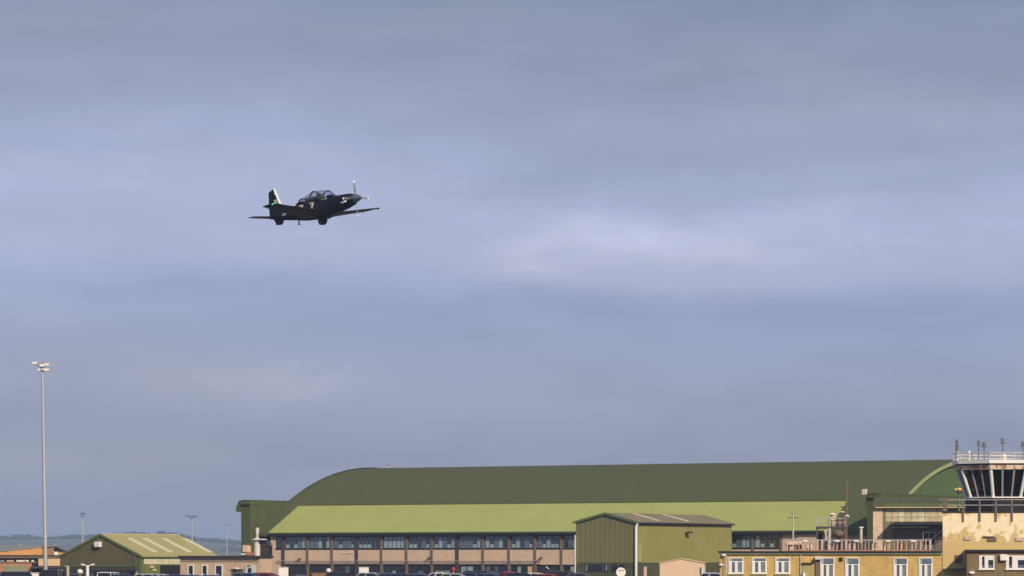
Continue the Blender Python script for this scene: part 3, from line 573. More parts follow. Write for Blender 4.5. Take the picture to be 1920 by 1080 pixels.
# plant platform
bP = 4; a0_, a1_ = FG.a(1530, bP), FG.a(1586, bP); zP = FG.zz(989, 1550, bP)-zr
t = FG.thing('rooftop_platform', 'steel plant platform with rails and vents above the yellow block roof', 'platform', a0_, bP, zr); Wp = a1_-a0_; P = lambda px: FG.a(px, bP)-a0_; PZ = lambda py: FG.zz(py, 1550, bP)-zr
MB().box(0, Wp, 0, 1.6, zP-.1, zP+.08).build('deck', 'steel_dark', t)
m = MB()
for x in (.08, Wp/2, Wp-.08):
    for y in (.1, 1.5): m.tube((x, y, 0), (x, y, zP-.1), .05)
m.tube((Wp*.5, .1, 0), (Wp-.08, .1, zP-.1), .04); m.build('leg', 'pier', t)
m = MB()
for y_ in (0, 1.58):
    m = MB()
    for z_ in (PZ(979.5), PZ(971.5)): m.box(-.1, Wp, y_-.02, y_+.02, z_-.02, z_+.02)
    for px in (1530, 1538, 1552, 1564, 1575, 1585): m.box(P(px)-.02, P(px)+.02, y_-.018, y_+.018, zP+.06, PZ(971))
    m.build('rail', 'rail', t)
MB().box(P(1557), P(1567), .3, .9, zP+.082, PZ(962)).build('duct', 'rail_pink', t, bevel=.03); MB().box(P(1566), P(1585), .3, .9, zP+.082, PZ(974)).build('air_unit', 'pier', t, bevel=.03)
MB().ball((P(1560), .2, PZ(964)), .16, (1.3, 1, .6)).build('lamp_head', 'white', t); MB().ball((P(1588), .2, PZ(968)), .2, (1, 1, .7)).build('lamp_head', 'curtain', t); MB().ball((P(1579), .4, PZ(960)), .16, (1.3, 1, .5)).build('lamp_head', 'panel_p', t)
m = MB(); m.path([(P(1579), .4, PZ(974)), (P(1579), .4, PZ(950))], .035); m.box(P(1575), P(1582), .36, .44, PZ(951), PZ(949.6)); m.build('aerial', 'steel_dark', t)
MB().ball((P(1573), -.2, PZ(1001)), .42, (1, .8, .75)).build('pump', 'pier', t)

# tower
aT = FG.a(1767.5); zTw = FG.zz(958.5, 1850); FT_W = 10.5
tw = FG.thing('control_tower', 'control tower with peeling cream and ochre walls and an outward leaning glass cab', 'control tower', aT, 0, 0)
TA = lambda px, b=0: FG.a(px, b)-aT
TZ = lambda py, px=1850, b=0: FG.zz(py, px, b)
MB().box(0, FT_W, 0, 9.2, 0, zTw-.1).build('wall', 'tower', tw)
MB().box(-.05, FT_W+.05, -.1, 9.3, zTw-.098, zTw).build('balcony_floor', 'fascia', tw)
for px, py, mm_, s_ in ((1860, 1011, 'pier', (.35, .16)), (1814, 1009, 'rail_pink', (.25, .14)), (1911, 1011, 'rail_pink', (.3, .14))):
    x0 = TA(px); z0 = TZ(py, px); MB().box(x0-s_[0], x0+s_[0], -.1, -.003, z0-s_[1], z0+s_[1]).build('wall_vent', mm_, tw)
x0 = TA(1852); MB().box(x0-.35, x0+.5, -.2, -.003, TZ(1006.5), TZ(1005.5)).build('drip_ledge', 'pier', tw)
x0 = TA(1797); MB().box(x0-.28, x0+.28, -.06, -.003, TZ(1056), TZ(1040.5)).build('window', 'pier', tw)
MB().box(TA(1766)+.1, TA(1810), -1.2, -.003, TZ(1068), TZ(1066)).build('canopy', 'steel_dark', tw)
# balcony rail
m = MB(); 
for py in (940, 950): 
    z_ = TZ(py-3); m.box(-.25, FT_W, -.06, -.02, z_-.03, z_+.03).box(-.25, -.2, -.02, 9, z_-.03, z_+.03)
m.build('balcony_rail', 'rail', tw)
for px in (1806, 1837, 1867.5, 1897.5, 1928, 1958, 1988): x0 = TA(px); MB().box(x0-.07, x0+.07, -.105, -.018, zTw-.8, TZ(937)-.03).build('rail_post', 'pier', tw)
x0 = TA(1772); MB().box(x0-.16, x0+.16, -.2, .1, zTw-.02, TZ(934)).build('corner_post', 'pier', tw)
# cab
cx, cy = TA(1878, 4.6), 4.6; CZ = lambda py: FG.zz(py, 1878, 4.6-3)
zb0, zb1 = CZ(930), CZ(880.5)
def octo(ap, z, rot=8):
    r = ap/math.cos(R(22.5)); return [(cx+r*math.cos(R(22.5+45*k+rot)), cy+r*math.sin(R(22.5+45*k+rot)), z) for k in range(8)]
ap0, ap1 = 2.62, 3.35
MB().loft([octo(ap0+.12, zTw+.003), octo(ap0+.12, zb0-.15)]).build('cab_base', 'black', tw)
MB().loft([octo(ap0+.2, zb0-.147), octo(ap0+.2, zb0-.05)]).build('cab_sill', 'white', tw)
MB().loft([octo(ap0-.5, zb0-.14), octo(ap0-.5, zb0+.7)]).build('console', 'olive_dark', tw)
MB().loft([octo(.35, zb0), octo(.35, zb1)]).build('cab_core', 'black', tw)
lo, hi = octo(ap0, zb0-.05), octo(ap1, zb1)
for k in range(8):
    p0, p1 = Vector(lo[k]), Vector(hi[k]); big = MB().tube(p0, p1, .13, .14, 8); big.build('cab_post', 'white', tw, smooth=True)
    q0, q1 = Vector(lo[(k+1) % 8]), Vector(hi[(k+1) % 8])
    for j in (1, 2): MB().tube(p0.lerp(q0, j/3), p1.lerp(q1, j/3), .075, .085, 6).build('mullion', 'rail', tw)
    MB().add([p0, q0, q1, p1], [(0, 1, 2, 3)]).build('cab_pane', CG, tw)
MB().loft([octo(ap1-.3, zb1-.02), octo(ap1-.3, zb1+.05)]).build('cab_ceiling', 'black', tw)
MB().loft([octo(ap1+.15, zb1-.02+.03), octo(ap1+.22, CZ(872))]).build('cab_fascia', 'rust', tw)
MB().loft([octo(ap1+.05, CZ(872)+.003), octo(ap1+.05, CZ(869))]).build('cab_shadow_gap', 'black', tw)
MB().loft([octo(ap1+.38, CZ(869)+.003), octo(ap1+.38, CZ(862.5))]).build('cab_roof', 'white', tw)
zr0 = CZ(862.5); oc = octo(ap1+.3, zr0)
m = MB()
for k in range(8):
    p, q = Vector(oc[k]), Vector(oc[(k+1) % 8])
    for z_ in (CZ(855.5)-zr0, CZ(849)-zr0): m.tube(p+Vector((0, 0, z_)), q+Vector((0, 0, z_)), .035, n=6)
    for j in range(3): r_ = p.lerp(q, j/3); m.tube(r_, r_+Vector((0, 0, CZ(849)-zr0)), .03, n=6)
m.build('roof_rail', 'white_dirty', tw)
# things on tower roof
def roofthing(px, py, r, b, name, lab, cat, style):
    bb = 4.6+b; a_ = FG.a(px, bb); t = FG.thing(name, lab, cat, a_, bb, zr0); h = FG.z(py, a_, bb)-zr0
    if style == 'whip':
        MB().tube((0, 0, 0), (0, 0, h-.35), .06, .05).build('mast', 'aerial_grey', t); MB().tube((0, 0, h-.35), (0, 0, h), r, r, 8).build('element', 'aerial_grey', t); MB().box(-r*2.2, r*2.2, -.03, .03, h-.42, h-.38).build('cross_arm', 'steel_dark', t)
    if style == 'tall':
        MB().tube((0, 0, 0), (0, 0, h*.45), .13).build('mast', 'rail', t); MB().tube((0, 0, h*.45), (0, 0, h*.68), .11).build('upper_mast', 'aerial_grey', t); MB().tube((0, 0, h*.7), (0, 0, h), r, r*.9).build('element', 'aerial_grey', t); MB().box(-.25, .25, -.04, .04, h*.68, h*.7).build('cross_arm', 'steel_dark', t)
    if style == 'dome': MB().tube((0, 0, 0), (0, 0, h-.3), r*.8, n=16).build('drum', 'white_dirty', t, smooth=True); MB().ball((0, 0, h-.3), r, (1, 1, .9), 16).build('dome', 'white', t, smooth='all')
roofthing(1794.5, 824, .12, 0, 'aerial', 'thick lattice aerial at the left corner of the tower roof', 'aerial', 'tall')
roofthing(1835, 826, .1, -1.5, 'aerial', 'second rooftop aerial from the left with a grey cylinder top', 'aerial', 'whip')
roofthing(1845.5, 829, .15, 1.5, 'aerial', 'short stubby aerial close beside the second one on the tower roof', 'aerial', 'whip')
roofthing(1880, 822, .12, 2, 'aerial', 'tallest middle aerial behind the white dome on the tower roof', 'aerial', 'whip')
roofthing(1918, 828, .13, 1, 'aerial', 'aerial at the right edge of the photo on the tower roof', 'aerial', 'whip')
roofthing(1883, 848, .2, -2.6, 'radome', 'white domed drum at the front of the tower roof', 'dome', 'dome')
roofthing(1817, 841, .13, -1, 'roof_beacon', 'small pale beacon at the left of the tower roof', 'beacon', 'dome')
a_ = FG.a(1798, 1.5); t = FG.thing('signal_lamp', 'amber topped signal lamp on a dark post on the tower balcony', 'lamp', a_, 1.5, zTw); h = FG.z(914, a_, 1.5)-zTw
MB().tube((0, 0, 0), (0, 0, h-.35), .1, .08).build('post', 'hut_trim', t); MB().tube((0, 0, h-.42), (0, 0, h-.3), .25, .25).build('bracket', 'steel_dark', t); MB().ball((.02, 0, h-.15), .18, (1.3, 1, .8)).build('lens', 'yellow_p', t); MB().ball((-.25, 0, h-.18), .12).build('side_lens', 'rail_pink', t)
# front right block
bR = -2.9; t = FG.thing('brown_brick_block', 'low brown brick block with white windows in front of the tower', 'building', FG.a(1813, bR), bR, 0)
aR = FG.a(1813, bR); zR = FG.zz(1030.5, 1850, bR)
MB().box(0, 9, 0, 2.85, 0, zR-.16).build('wall', 'brown', t); MB().box(-.15, 9.2, -.25, 2.86, zR-.157, zR).build('roof', 'fascia', t); MB().box(-.06, 9.1, -.08, 2.855, zR-.26, zR-.161).build('fascia', 'hut_gable', t)
RA = lambda px: FG.a(px, bR)-aR; RZ = lambda py: FG.zz(py, 1850, bR)
for p, q in ((1835.5, 1864.5), (1886, 1925)):
    x0, x1 = RA(p), RA(q); w_ = window(t, x0, x1, RZ(1067), RZ(1041.5), -.003, 'white', (0, 1), .08, [(.1, .9, .05, .3, 'blind_b')], sill=True)
    n_ = 1 if p < 1880 else 2
    MB().box(x0+.08, x0+.24, -.09, -.02, RZ(1067)+.06, RZ(1041.5)-.06).box((x0+x1)/2-.16*n_, (x0+x1)/2+.12, -.09, -.02, RZ(1067)+.06, RZ(1041.5)-.06).box((x0+x1)/2+.13, x1-.1, -.088, -.02, RZ(1050), RZ(1042.5)).build('casement', 'white', w_)
x0 = RA(1875); MB().box(x0, x0+.55, -.35, -.003, RZ(1051), RZ(1039.5)).build('alarm_box', 'white', t, bevel=.03)
x0 = RA(1822); MB().ball((x0, -.12, RZ(1074)), .18, (1.3, .7, .7)).build('bulkhead_lamp', 'white', t)

# glazed hall between hangar and tower
FH = Frame(1637, 345, 7); Wh = FH.a(1775)+2; HZ = lambda py, b=0: FH.zz(py, 1700, b)
t = FH.thing('glazed_hall', 'side hall with cream translucent panels and a green roof edge between hangar and tower', 'building')
MB().box(0, Wh, .25, 9, 0, HZ(951)).build('core_wall', 'hut_gable', t)
MB().prism([(-.3, HZ(951)+.003), (-.3, HZ(944)), (.2, HZ(943)), (9, HZ(932, 9)), (9, HZ(951)+.003)], -.05, Wh, 'x').build('roof', 'roof_dark', t)
MB().box(1.0, Wh, -.38, -.303, HZ(950.5), HZ(944)).build('fascia', 'green_gable', t); MB().box(.2, Wh, -.5, -.31, HZ(952.5), HZ(950.7)).build('gutter', 'cream', t)
MB().box(0, FH.a(1655), 0, .247, 0, HZ(953)).build('pilaster', 'brick', t)
MB().box(FH.a(1655.3), FH.a(1660), .02, .247, 0, HZ(953)).build('post', 'olive', t)
n_ = 9
for i in range(n_):
    p = 1660.5+i*12.2; MB().box(FH.a(p), FH.a(p+11.6), .1, .247, HZ(978), HZ(954)).build('light_panel', 'panel_p' if i in (2, 5) else 'panel', t)
MB().box(FH.a(1660.5), Wh, .02, .098, HZ(968.6), HZ(967.2)).build('glazing_bar', 'panel_p', t)
MB().box(FH.a(1658), FH.a(1676), .05, .247, 0, HZ(978.3)).build('side_panel', 'olive', t)
MB().box(FH.a(1671), Wh, -2.0, .24, HZ(984.5), HZ(981)).build('canopy', 'fascia', t)
MB().box(FH.a(1671), FH.a(1742), -.6, .2, HZ(990), HZ(987)).build('lower_canopy', 'panel', t)
MB().box(FH.a(1677), Wh, .1, .245, 0, HZ(990.5)).build('recess_wall', 'pier', t)
t = FG.thing('stair', 'grey metal stair rising to the right beside the tower', 'stair', 0, 1.2, zr); A = lambda px: FG.a(px, 1.2); Zs = lambda py: FG.zz(py, 1750, 1.2)-zr
m = MB()
for dy in (0, .9):
    m.tube((A(1738), dy, Zs(1031)), (A(1768), dy, Zs(1006)), .06, n=6).tube((A(1745), dy, Zs(1013)), (A(1768), dy, Zs(993)), .04, n=6)
m.build('stringer', 'rail', t)
m = MB()
for k in range(6): f = (k+.5)/6; x = A(1738)+(A(1768)-A(1738))*f; z = Zs(1031)+(Zs(1006)-Zs(1031))*f; m.box(x-.12, x+.12, .02, .88, z-.02, z+.02)
m.build('tread', 'steel_dark', t)
t2 = FG.thing('steel_cabinet', 'grey caged cabinet beside the foot of the metal stair', 'cabinet', A(1731), 2.2, zr); m = MB(); wc = A(1753)-A(1731)
MB().box(.03, wc-.03, .03, .7, .5, Zs(998)-.02).build('body', 'navy', t2)
for x in (0, wc/2, wc): m.box(x-.025, x+.025, -.02, .02, 0, Zs(998))
for z in (Zs(998), Zs(1010), Zs(1024)): m.box(0, wc, -.025, .025, z-.025, z+.025)
m.build('frame', 'steel', t2)

# ------------------------------------------------------------------ lighting masts
def high_mast(px, Y, topy, r0, r1, lab, heads, tilt=0, flat=False, hw=1.0, group=None):
    t = thing('floodlight_mast', lab, 'floodlight mast', (X(px, Y), Y, 0), group=group); h = Z(topy, Y)
    m = MB(); m.tube((0, 0, 0), (tilt, 0, h), r0, r1, 14); m.build('pole', 'steel', t, smooth=True)
    MB().tube((tilt, 0, h-.5), (tilt, 0, h-.35), hw*.55, hw*.55, 16).build('ring', 'steel_dark' if flat else 'steel', t)
    for dx, dz in heads:
        hd = MB().box(tilt+dx*hw-.35*hw, tilt+dx*hw+.35*hw, -.4, .35, h+dz-.14, h+dz+.12); hd.build('lamp_head', 'steel_dark' if flat else 'white', t, bevel=.05)
        if not flat: MB().tube((tilt, 0, h-.35), (tilt+dx*hw*.8, 0, h+dz-.1), .04).build('bracket', 'steel_dark', t)
    if not flat: MB().tube((tilt, 0, h), (tilt, 0, h+.45), .08, .05).build('tip', 'red_light', t)
high_mast(86, 386, 686, .24, .13, 'tall pale floodlight mast with white lamp heads at the left', [(-1.0, .30), (.0, .02), (.55, .12), (.55, -.45), (-.25, -.45)], tilt=-.38, hw=.85)
high_mast(155, 1000, 965, .22, .17, 'distant thin mast with a small dark head left of the hut gable', [(-.5, .2), (.5, .2), (0, .3)], flat=True, hw=.95, group='distant floodlight masts')
high_mast(360, 1000, 968.5, .22, .17, 'distant thin mast with a wide dark head above the hut roof', [(-1.2, .2), (-.5, 0), (.4, .1), (1.1, .1)], flat=True, hw=1.15, group='distant floodlight masts')
high_mast(425.5, 1900, 984, .28, .2, 'faintest and farthest small mast left of the hangar gantry', [(-.5, .2), (.5, .2)], flat=True, hw=.9, group='distant floodlight masts')
for px, Y, lab in ((164, 350, 'white twin armed street lamp in front of the hut gable'),):
    t = thing('street_lamp', lab, 'street lamp', (X(px, Y), Y, 0)); h = Z(1060, Y)
    MB().tube((0, 0, 0), (0, 0, h), .19, .15).build('post', 'white', t, smooth=True); MB().path([(-.45, 0, h+.03), (0, 0, h-.05), (.5, 0, h+.03)], .045).build('arm', 'white', t)
    for s_ in (-.5, .52): MB().ball((s_, 0, h+.08), .18, (1.2, .6, .45)).build('lamp_head', 'white', t)
t = thing('bollard_post', 'short cream post in front of the hut gable, left of the twin lamp', 'post', (X(127, 352), 352, 0)); MB().tube((0, 0, 0), (0, 0, Z(1063, 352)), .15, .15).build('post', 'panel', t); MB().ball((-.1, 0, Z(1062, 352)), .2, (1.5, .7, .35)).build('cap', 'steel', t)
def globe(px, py, Y, r, lab):
    t = thing('globe_sign', lab, 'globe lamp', (X(px, Y), Y, 0)); z = Z(py, Y)
    MB().tube((0, 0, 0), (0, 0, z-r*.7), .05).build('post', 'steel', t); MB().ball((0, 0, z), r, (1, 1, .9), 16, 10).build('globe', 'white', t, smooth='all')
globe(616, 1070, 390, .3, 'white globe on a thin post before the brick offices'); globe(150, 1072, 352, .3, 'white globe low in front of the hut gable')
t = thing('round_sign', 'round white sign with a dark bar in front of the olive store', 'sign', (X(1164.3, 350), 350, 0)); z = Z(1073, 350)
MB().tube((0, .06, 0), (0, .06, z), .05).build('post', 'steel', t); d_ = MB().tube((0, -.02, z), (0, .02, z), .48, n=28).build('disc', 'white', t); MB().box(-.3, .3, -.035, -.022, z+.14, z+.2).build('bar', 'steel_dark', d_)
for px, px1, Y, topy, lab in ((522, 540, 396, 1063, 'tall white cabinet in front of the left end of the brick offices'), (673, 691, 396, 1063, 'tall white cabinet in front of the brick offices, by the third bay'), (55, 72, 350, 1073.5, 'low white box trailer beside the dark van at far left')):
    t = thing('white_cabinet', lab, 'cabinet', (X(px, Y), Y, 0)); wd = X(px1, Y)-X(px, Y); h = Z(topy, Y)
    MB().box(0, wd, 0, .9, .1, h-.06).build('body', 'white', t, bevel=.04); MB().box(-.04, wd+.04, -.05, .95, h-.058, h).build('lid', 'white_dirty', t); MB().box(wd*.1, wd*.12+.05, -.05, -.005, .9, 1.15).build('handle', 'steel_dark', t)
t = thing('skip', 'tan metal skip parked among the cars below the offices', 'skip', (X(585, 380), 380, 0)); h = Z(1074, 380)
MB().prism([(.3, .1), (2.0, .1), (2.4, h), (0, h)], 0, 1.6).build('body', 'skip', t); MB().box(-.05, 2.45, -.05, .03, h-.08, h+.02).build('rim', 'pier', t)

# ------------------------------------------------------------------ cars
def rr(pts, w0): return pts
def car_meshes(kind):
    if kind == 'hatch': Lc, Hc, body, cab, roofp = 4.1, 1.46, .9, (-1.95, 1.15), (-1.45, .25)
    elif kind == 'saloon': Lc, Hc, body, cab, roofp = 4.6, 1.42, .9, (-1.6, 1.1), (-.95, .2)
    else: Lc, Hc, body, cab, roofp = 4.8, 1.95, 1.1, (-2.3, 1.5), (-2.2, .95)
    hw = .87 if kind != 'van' else .95; h = Lc/2
    def ring(z, x0, x1, w, r=.25):
        pts = []
        for (cx_, cy_, a0) in ((x1-r, w-r, 0), (x0+r, w-r, 90), (x0+r, -w+r, 180), (x1-r, -w+r, 270)):
            for k in range(4): a = R(a0+30*k); pts.append((cx_+r*math.cos(a), cy_+r*math.sin(a), z))
        return pts
    b = MB(); b.loft([ring(.22, -h+.1, h-.1, hw-.06), ring(.4, -h, h, hw), ring(.68, -h+.02, h-.04, hw), ring(body-.08, -h+.1, h-.3, hw-.04), ring(body, cab[0]-.12, cab[1]+.12, hw-.1)])
    rt = .07; rw = hw-.27 if kind != 'van' else hw-.12
    b.loft([ring(Hc-rt-.02, roofp[0]-.06, roofp[1]+.08, rw+.02, .2), ring(Hc-.02, roofp[0], roofp[1], rw-.04, .2), ring(Hc, roofp[0]+.25, roofp[1]-.25, rw-.25, .12)])
    for s_ in (-1, 1):                                       # pillars
        for x_b, x_t in ((cab[0], roofp[0]), (cab[0]*.35+cab[1]*.65-.9, (roofp[0]+roofp[1])/2), (cab[1], roofp[1])):
            b.tube((x_b, s_*(hw-.12), body-.02), (x_t, s_*(rw+.0), Hc-rt), .045, n=6)
        b.box(cab[1]-.55, cab[1]-.35, s_*(hw+.02) if s_ > 0 else -hw-.14, s_*hw+.14 if s_ > 0 else -hw-.02, body, body+.12)
    gl = MB().loft([ring(body-.01, cab[0]+.02, cab[1]-.02, hw-.14, .2), ring(Hc-rt-.01, roofp[0]+.03, roofp[1]-.03, rw-.04, .18)])
    wh = MB().tube((0, -.1, 0), (0, .1, 0), .32, n=20); ri = MB().tube((0, -.112, 0), (0, .112, 0), .19, n=12)
    hl = MB().ball((0, 0, 0), .14, (.5, 1, .6), 8, 6); 
    return dict(body=b.mesh('car_body', 'white', smooth=True), window=gl.mesh('car_window', 'carglass', smooth=True), wheel=wh.mesh('wheel', 'tyre', smooth=True), rim=ri.mesh('rim', 'rim'), head=hl.mesh('headlight', 'lampglass', smooth='all'), tail=hl.mesh('tail_light', 'tail', smooth='all'), L=Lc, hw=hw)
CM = {k: car_meshes(k) for k in ('hatch', 'saloon', 'van')}
paint = {}
def cpaint(c):
    if c not in paint: paint[c] = mat('car paint '+str(len(paint)), c, .25, var=.04, coat=.6, metal=.1)
    return paint[c]
def car(px, topy, kind, col, lab, Y, rz):
    cm = CM[kind]; H0 = {'hatch': 1.46, 'saloon': 1.42, 'van': 1.95}[kind]; s_ = Z(topy, Y)/H0
    t = thing('parked_van' if kind == 'van' else 'parked_car', lab, 'van' if kind == 'van' else 'car', (X(px, Y), Y, 0), R(rz), 'vehicles parked in front of the hangar offices'); t.scale = (s_, s_, s_)
    def put(n_, me, loc=(0, 0, 0), par=t, mm_=None):
        o = bpy.data.objects.new(n_, me); C.objects.link(o); o.parent = par; o.location = loc
        if mm_: o.material_slots[0].link = 'OBJECT'; o.material_slots[0].material = mm_
        return o
    put('body', cm['body'], mm_=cpaint(col)); put('window', cm['window'])
    for sx in (-1, 1):
        for sy in (-1, 1):
            w_ = put('wheel', cm['wheel'], (sx*cm['L']*.3, sy*(cm['hw']-.1), .32)); put('rim', cm['rim'], par=w_)
            put('headlight' if sx > 0 else 'tail_light', cm['head' if sx > 0 else 'tail'], (sx*(cm['L']/2-.06), sy*(cm['hw']-.22), .66))
NV, BK, WH, SV, BL, RD, GY = (.02, .028, .07), (.012, .012, .016), (.75, .73, .70), (.40, .42, .46), (.05, .09, .2), (.35, .02, .03), (.12, .13, .15)
cars = [(40, 1071.5, 'van', NV, 'dark navy van at the far left edge of the car park', 350, 4), (102, 1068, 'van', NV, 'dark van just right of the tall mast foot', 352, 85),
 (154, 1077, 'hatch', NV, 'dark blue hatchback under the white globe by the hut', 356, 20), (205, 1072.5, 'van', WH, 'white van parked against the hut gable', 362, 80), (238, 1077, 'hatch', NV, 'dark blue car in front of the hut corner', 350, 0),
 (284, 1075.5, 'hatch', SV, 'silver car beside the green hut side wall', 362, -25), (306, 1076, 'saloon', SV, 'silver saloon by the hut doorway', 366, -20), (337, 1077, 'saloon', NV, 'navy saloon at the left end of the brick block', 362, -15), (365, 1077.5, 'hatch', BL, 'blue car under the first white framed window', 360, -20), (405, 1078, 'hatch', BL, 'blue car under the third white framed window', 360, -15),
 (470, 1074, 'hatch', BL, 'blue car in front of the white door surround', 362, -20), (503, 1073.5, 'hatch', RD, 'maroon car left of the first white cabinet', 368, -25),
 (567, 1078, 'saloon', GY, 'grey car left of the tan skip', 380, -20), (645, 1072.5, 'hatch', BK, 'black tall car right of the tan skip', 380, -10), (701, 1073.5, 'hatch', SV, 'silver car just right of the second white cabinet', 388, -20),
 (733, 1074, 'saloon', BL, 'blue saloon below the teal ground floor window', 386, -15), (757, 1075, 'hatch', NV, 'navy car following the blue saloon', 384, -10), (792, 1075.5, 'hatch', BL, 'dull blue car below the khaki porch post', 384, -20), (829, 1073.5, 'saloon', WH, 'white saloon beside the red hooded post', 386, -15),
 (858, 1075, 'hatch', SV, 'silver hatchback just right of the white saloon', 380, -12), (886, 1074, 'hatch', NV, 'navy car behind the silver hatchback', 392, -25), (902, 1070, 'van', NV, 'tall dark blue car in the middle of the row', 396, -15), (922, 1074.5, 'hatch', BL, 'blue hatchback left of the red and white one', 384, -15), (960, 1072, 'saloon', RD, 'red car with a pale roof edge, behind the black car', 394, -15),
 (982, 1073.5, 'hatch', BK, 'black car in front of the red one', 384, -10), (1009, 1074, 'hatch', WH, 'white car right of the black one', 390, -20), (1033, 1076, 'hatch', RD, 'dark red car between the white car and the navy people carrier', 386, -15), (1058, 1070.5, 'van', NV, 'dark navy people carrier left of the olive store', 392, -20), (1090, 1073.5, 'saloon', GY, 'grey saloon at the corner of the olive store', 380, -15),
 (1343, 1073.5, 'saloon', SV, 'silver saloon between the peach kiosk and the yellow block', 330, -10)]
for c in cars: car(*c)
t = thing('hooded_post', 'red topped post beside the white saloon below the offices', 'post', (X(850, 397), 397, 0)); MB().tube((0, 0, 0), (0, 0, Z(1069, 397)), .08).build('post', 'rail_pink', t); MB().ball((0, 0, Z(1068, 397)), .2, (1, 1, 1.5)).build('hood', 'red', t)
t = thing('barrier', 'raised white barrier arm above the parked cars near the olive store', 'barrier', (X(1046, 402), 402, 0)); MB().box(-.2, .2, -.2, .2, 0, 1.1).build('housing', 'steel', t); MB().tube((0, 0, 1.0), (-1.4, 0, Z(1062, 402)), .06).build('arm', 'white_dirty', t)

# ------------------------------------------------------------------ aircraft
ac = thing('training_aircraft', 'black single propeller two seat trainer climbing with its gear folding', 'aircraft')
Rz = Matrix.Rotation(-.80128, 4, 'Z'); Ry = Matrix.Rotation(-.07695, 4, 'Y'); Rx = Matrix.Rotation(.03942, 4, 'X')
ac.matrix_world = Matrix.Translation((-13.232, 248.08, 27.859)) @ Rz @ Ry @ Rx
def ell(x, zb, zt, w, n=24, p=2.4):
    zc, h = (zb+zt)/2, (zt-zb)/2; r = []
    for k in range(n):
        a = 2*math.pi*k/n; c, s_ = math.cos(a), math.sin(a)
        r.append((x, w*math.copysign(abs(c)**(2/p), c), zc+h*math.copysign(abs(s_)**(2/p), s_)))
    return r
st = [(3.08, -.12, .56, .33), (3.0, -.17, .60, .37), (2.75, -.27, .65, .42), (2.4, -.36, .68, .46), (1.9, -.43, .70, .49), (1.4, -.49, .72, .51), (1.05, -.54, .73, .52), (.4, -.62, .72, .53), (-.3, -.66, .71, .53), (-1.0, -.66, .71, .52), (-1.7, -.61, .72, .49), (-2.35, -.53, .74, .44), (-2.52, -.50, .93, .41), (-2.75, -.46, .84, .38), (-3.0, -.41, .70, .35), (-3.3, -.36, .56, .31), (-4.0, -.26, .47, .25), (-4.8, -.13, .43, .18), (-5.5, 0, .40, .11), (-6.0, .10, .34, .05)]
def hole(vs):
    cx_ = sum(v[0] for v in vs)/4; cy_ = sum(v[1] for v in vs)/4; cz_ = sum(v[2] for v in vs)/4
    return -2.3 < cx_ < 1.05 and abs(cy_) < .40 and cz_ > .55
m = MB(); m.loft([ell(*s_) for s_ in st], skip=hole); fus = m.build('fuselage', 'plane', ac, smooth='all')
m = MB(); m.loft([ell(3.45, .13, .31, .09, 16, 2), ell(3.4, .05, .39, .17, 16, 2)]); m = MB()
rings = [[(x_, r_*math.cos(2*math.pi*k/20), .22+r_*math.sin(2*math.pi*k/20)) for k in range(20)] for x_, r_ in ((3.09, .31), (3.3, .30), (3.5, .25), (3.7, .175), (3.85, .1), (3.95, .02))]
m.loft(rings); spn = m.build('spinner', 'spinner', ac, smooth='all')
# propeller: four separate blades, standing still
for k in range(4):
    th = R(2+90*k); bl = MB(); tp = MB(); rg = []; rt = []
    for i in range(9):
        r_ = .26+(1.12-.26)*i/8; ch = .10+.10*math.sin(min(1, i/5)*math.pi/2)-.05*max(0, (i-5)/3); tw_ = R(55-38*i/8)
        def sec(r_, ch, tw_):
            o = []
            for (u, v) in ((-.5, 0), (-.2, .07), (.2, .07), (.5, 0), (.2, -.07), (-.2, -.07)):
                t_, d_ = u*ch, v*ch; ly = t_*math.cos(tw_); lx = t_*math.sin(tw_)+d_
                o.append((3.3+lx, ly*math.cos(th)-r_*math.sin(th), .22+ly*math.sin(th)+r_*math.cos(th)))
            return o
        rg.append(sec(r_, ch, tw_))
    bl.loft(rg); b_ = bl.build('blade', 'blade', ac, smooth=True)
    tp.loft([sec(1.1201, .151, R(17)), sec(1.2, .135, R(16)), sec(1.24, .09, R(16))]); tp.build('blade_tip', 'white', b_)
# canopy
cs = [(1.2, .72, .22), (.95, .90, .38), (.62, 1.12, .44), (.3, 1.23, .46), (-.2, 1.33, .47), (-.8, 1.38, .48), (-1.4, 1.30, .47), (-2.0, 1.13, .43), (-2.5, .97, .38), (-2.62, .90, .34)]
def cring(x_, zt, w_, n=14, sc=1.0): return [(x_, w_*sc*math.cos(math.pi*k/n), .68+(zt*1.0-.68)*sc*math.sin(math.pi*k/n)**.85) for k in range(n+1)]
m = MB().loft([cring(*c) for c in cs], close=False, cap=False); m.build('canopy', GLC, ac, smooth='all')
def cinterp(x_):
    for (a, za_, wa), (b, zb__, wb) in zip(cs, cs[1:]):
        if b <= x_ <= a: f = (x_-a)/(b-a); return za_+(zb__-za_)*f, wa+(wb-wa)*f
for x_, r_ in ((.42, .035), (-.98, .05), (-2.3, .04)):
    z_, w_ = cinterp(x_); pts = cring(x_, z_+.01, w_+.005); MB().path([(p[0]+(.68-p[2])*-.12*(1 if x_ > 0 else -.3), p[1], p[2]) for p in pts], r_, 6).build('canopy_frame', 'plane', ac)
m = MB()
for s_ in (-1, 1): m.path([(x_, s_*w_, .70) for x_, z_, w_ in cs], .045, 6)
m.build('canopy_sill', 'plane', ac)
MB().box(.55, 1.0, -.3, .3, .5, .86).build('instrument_coaming', 'seat', ac, bevel=.05); MB().box(-1.12, -.86, -.3, .3, .4, .98).build('rear_coaming', 'seat', ac, bevel=.05)
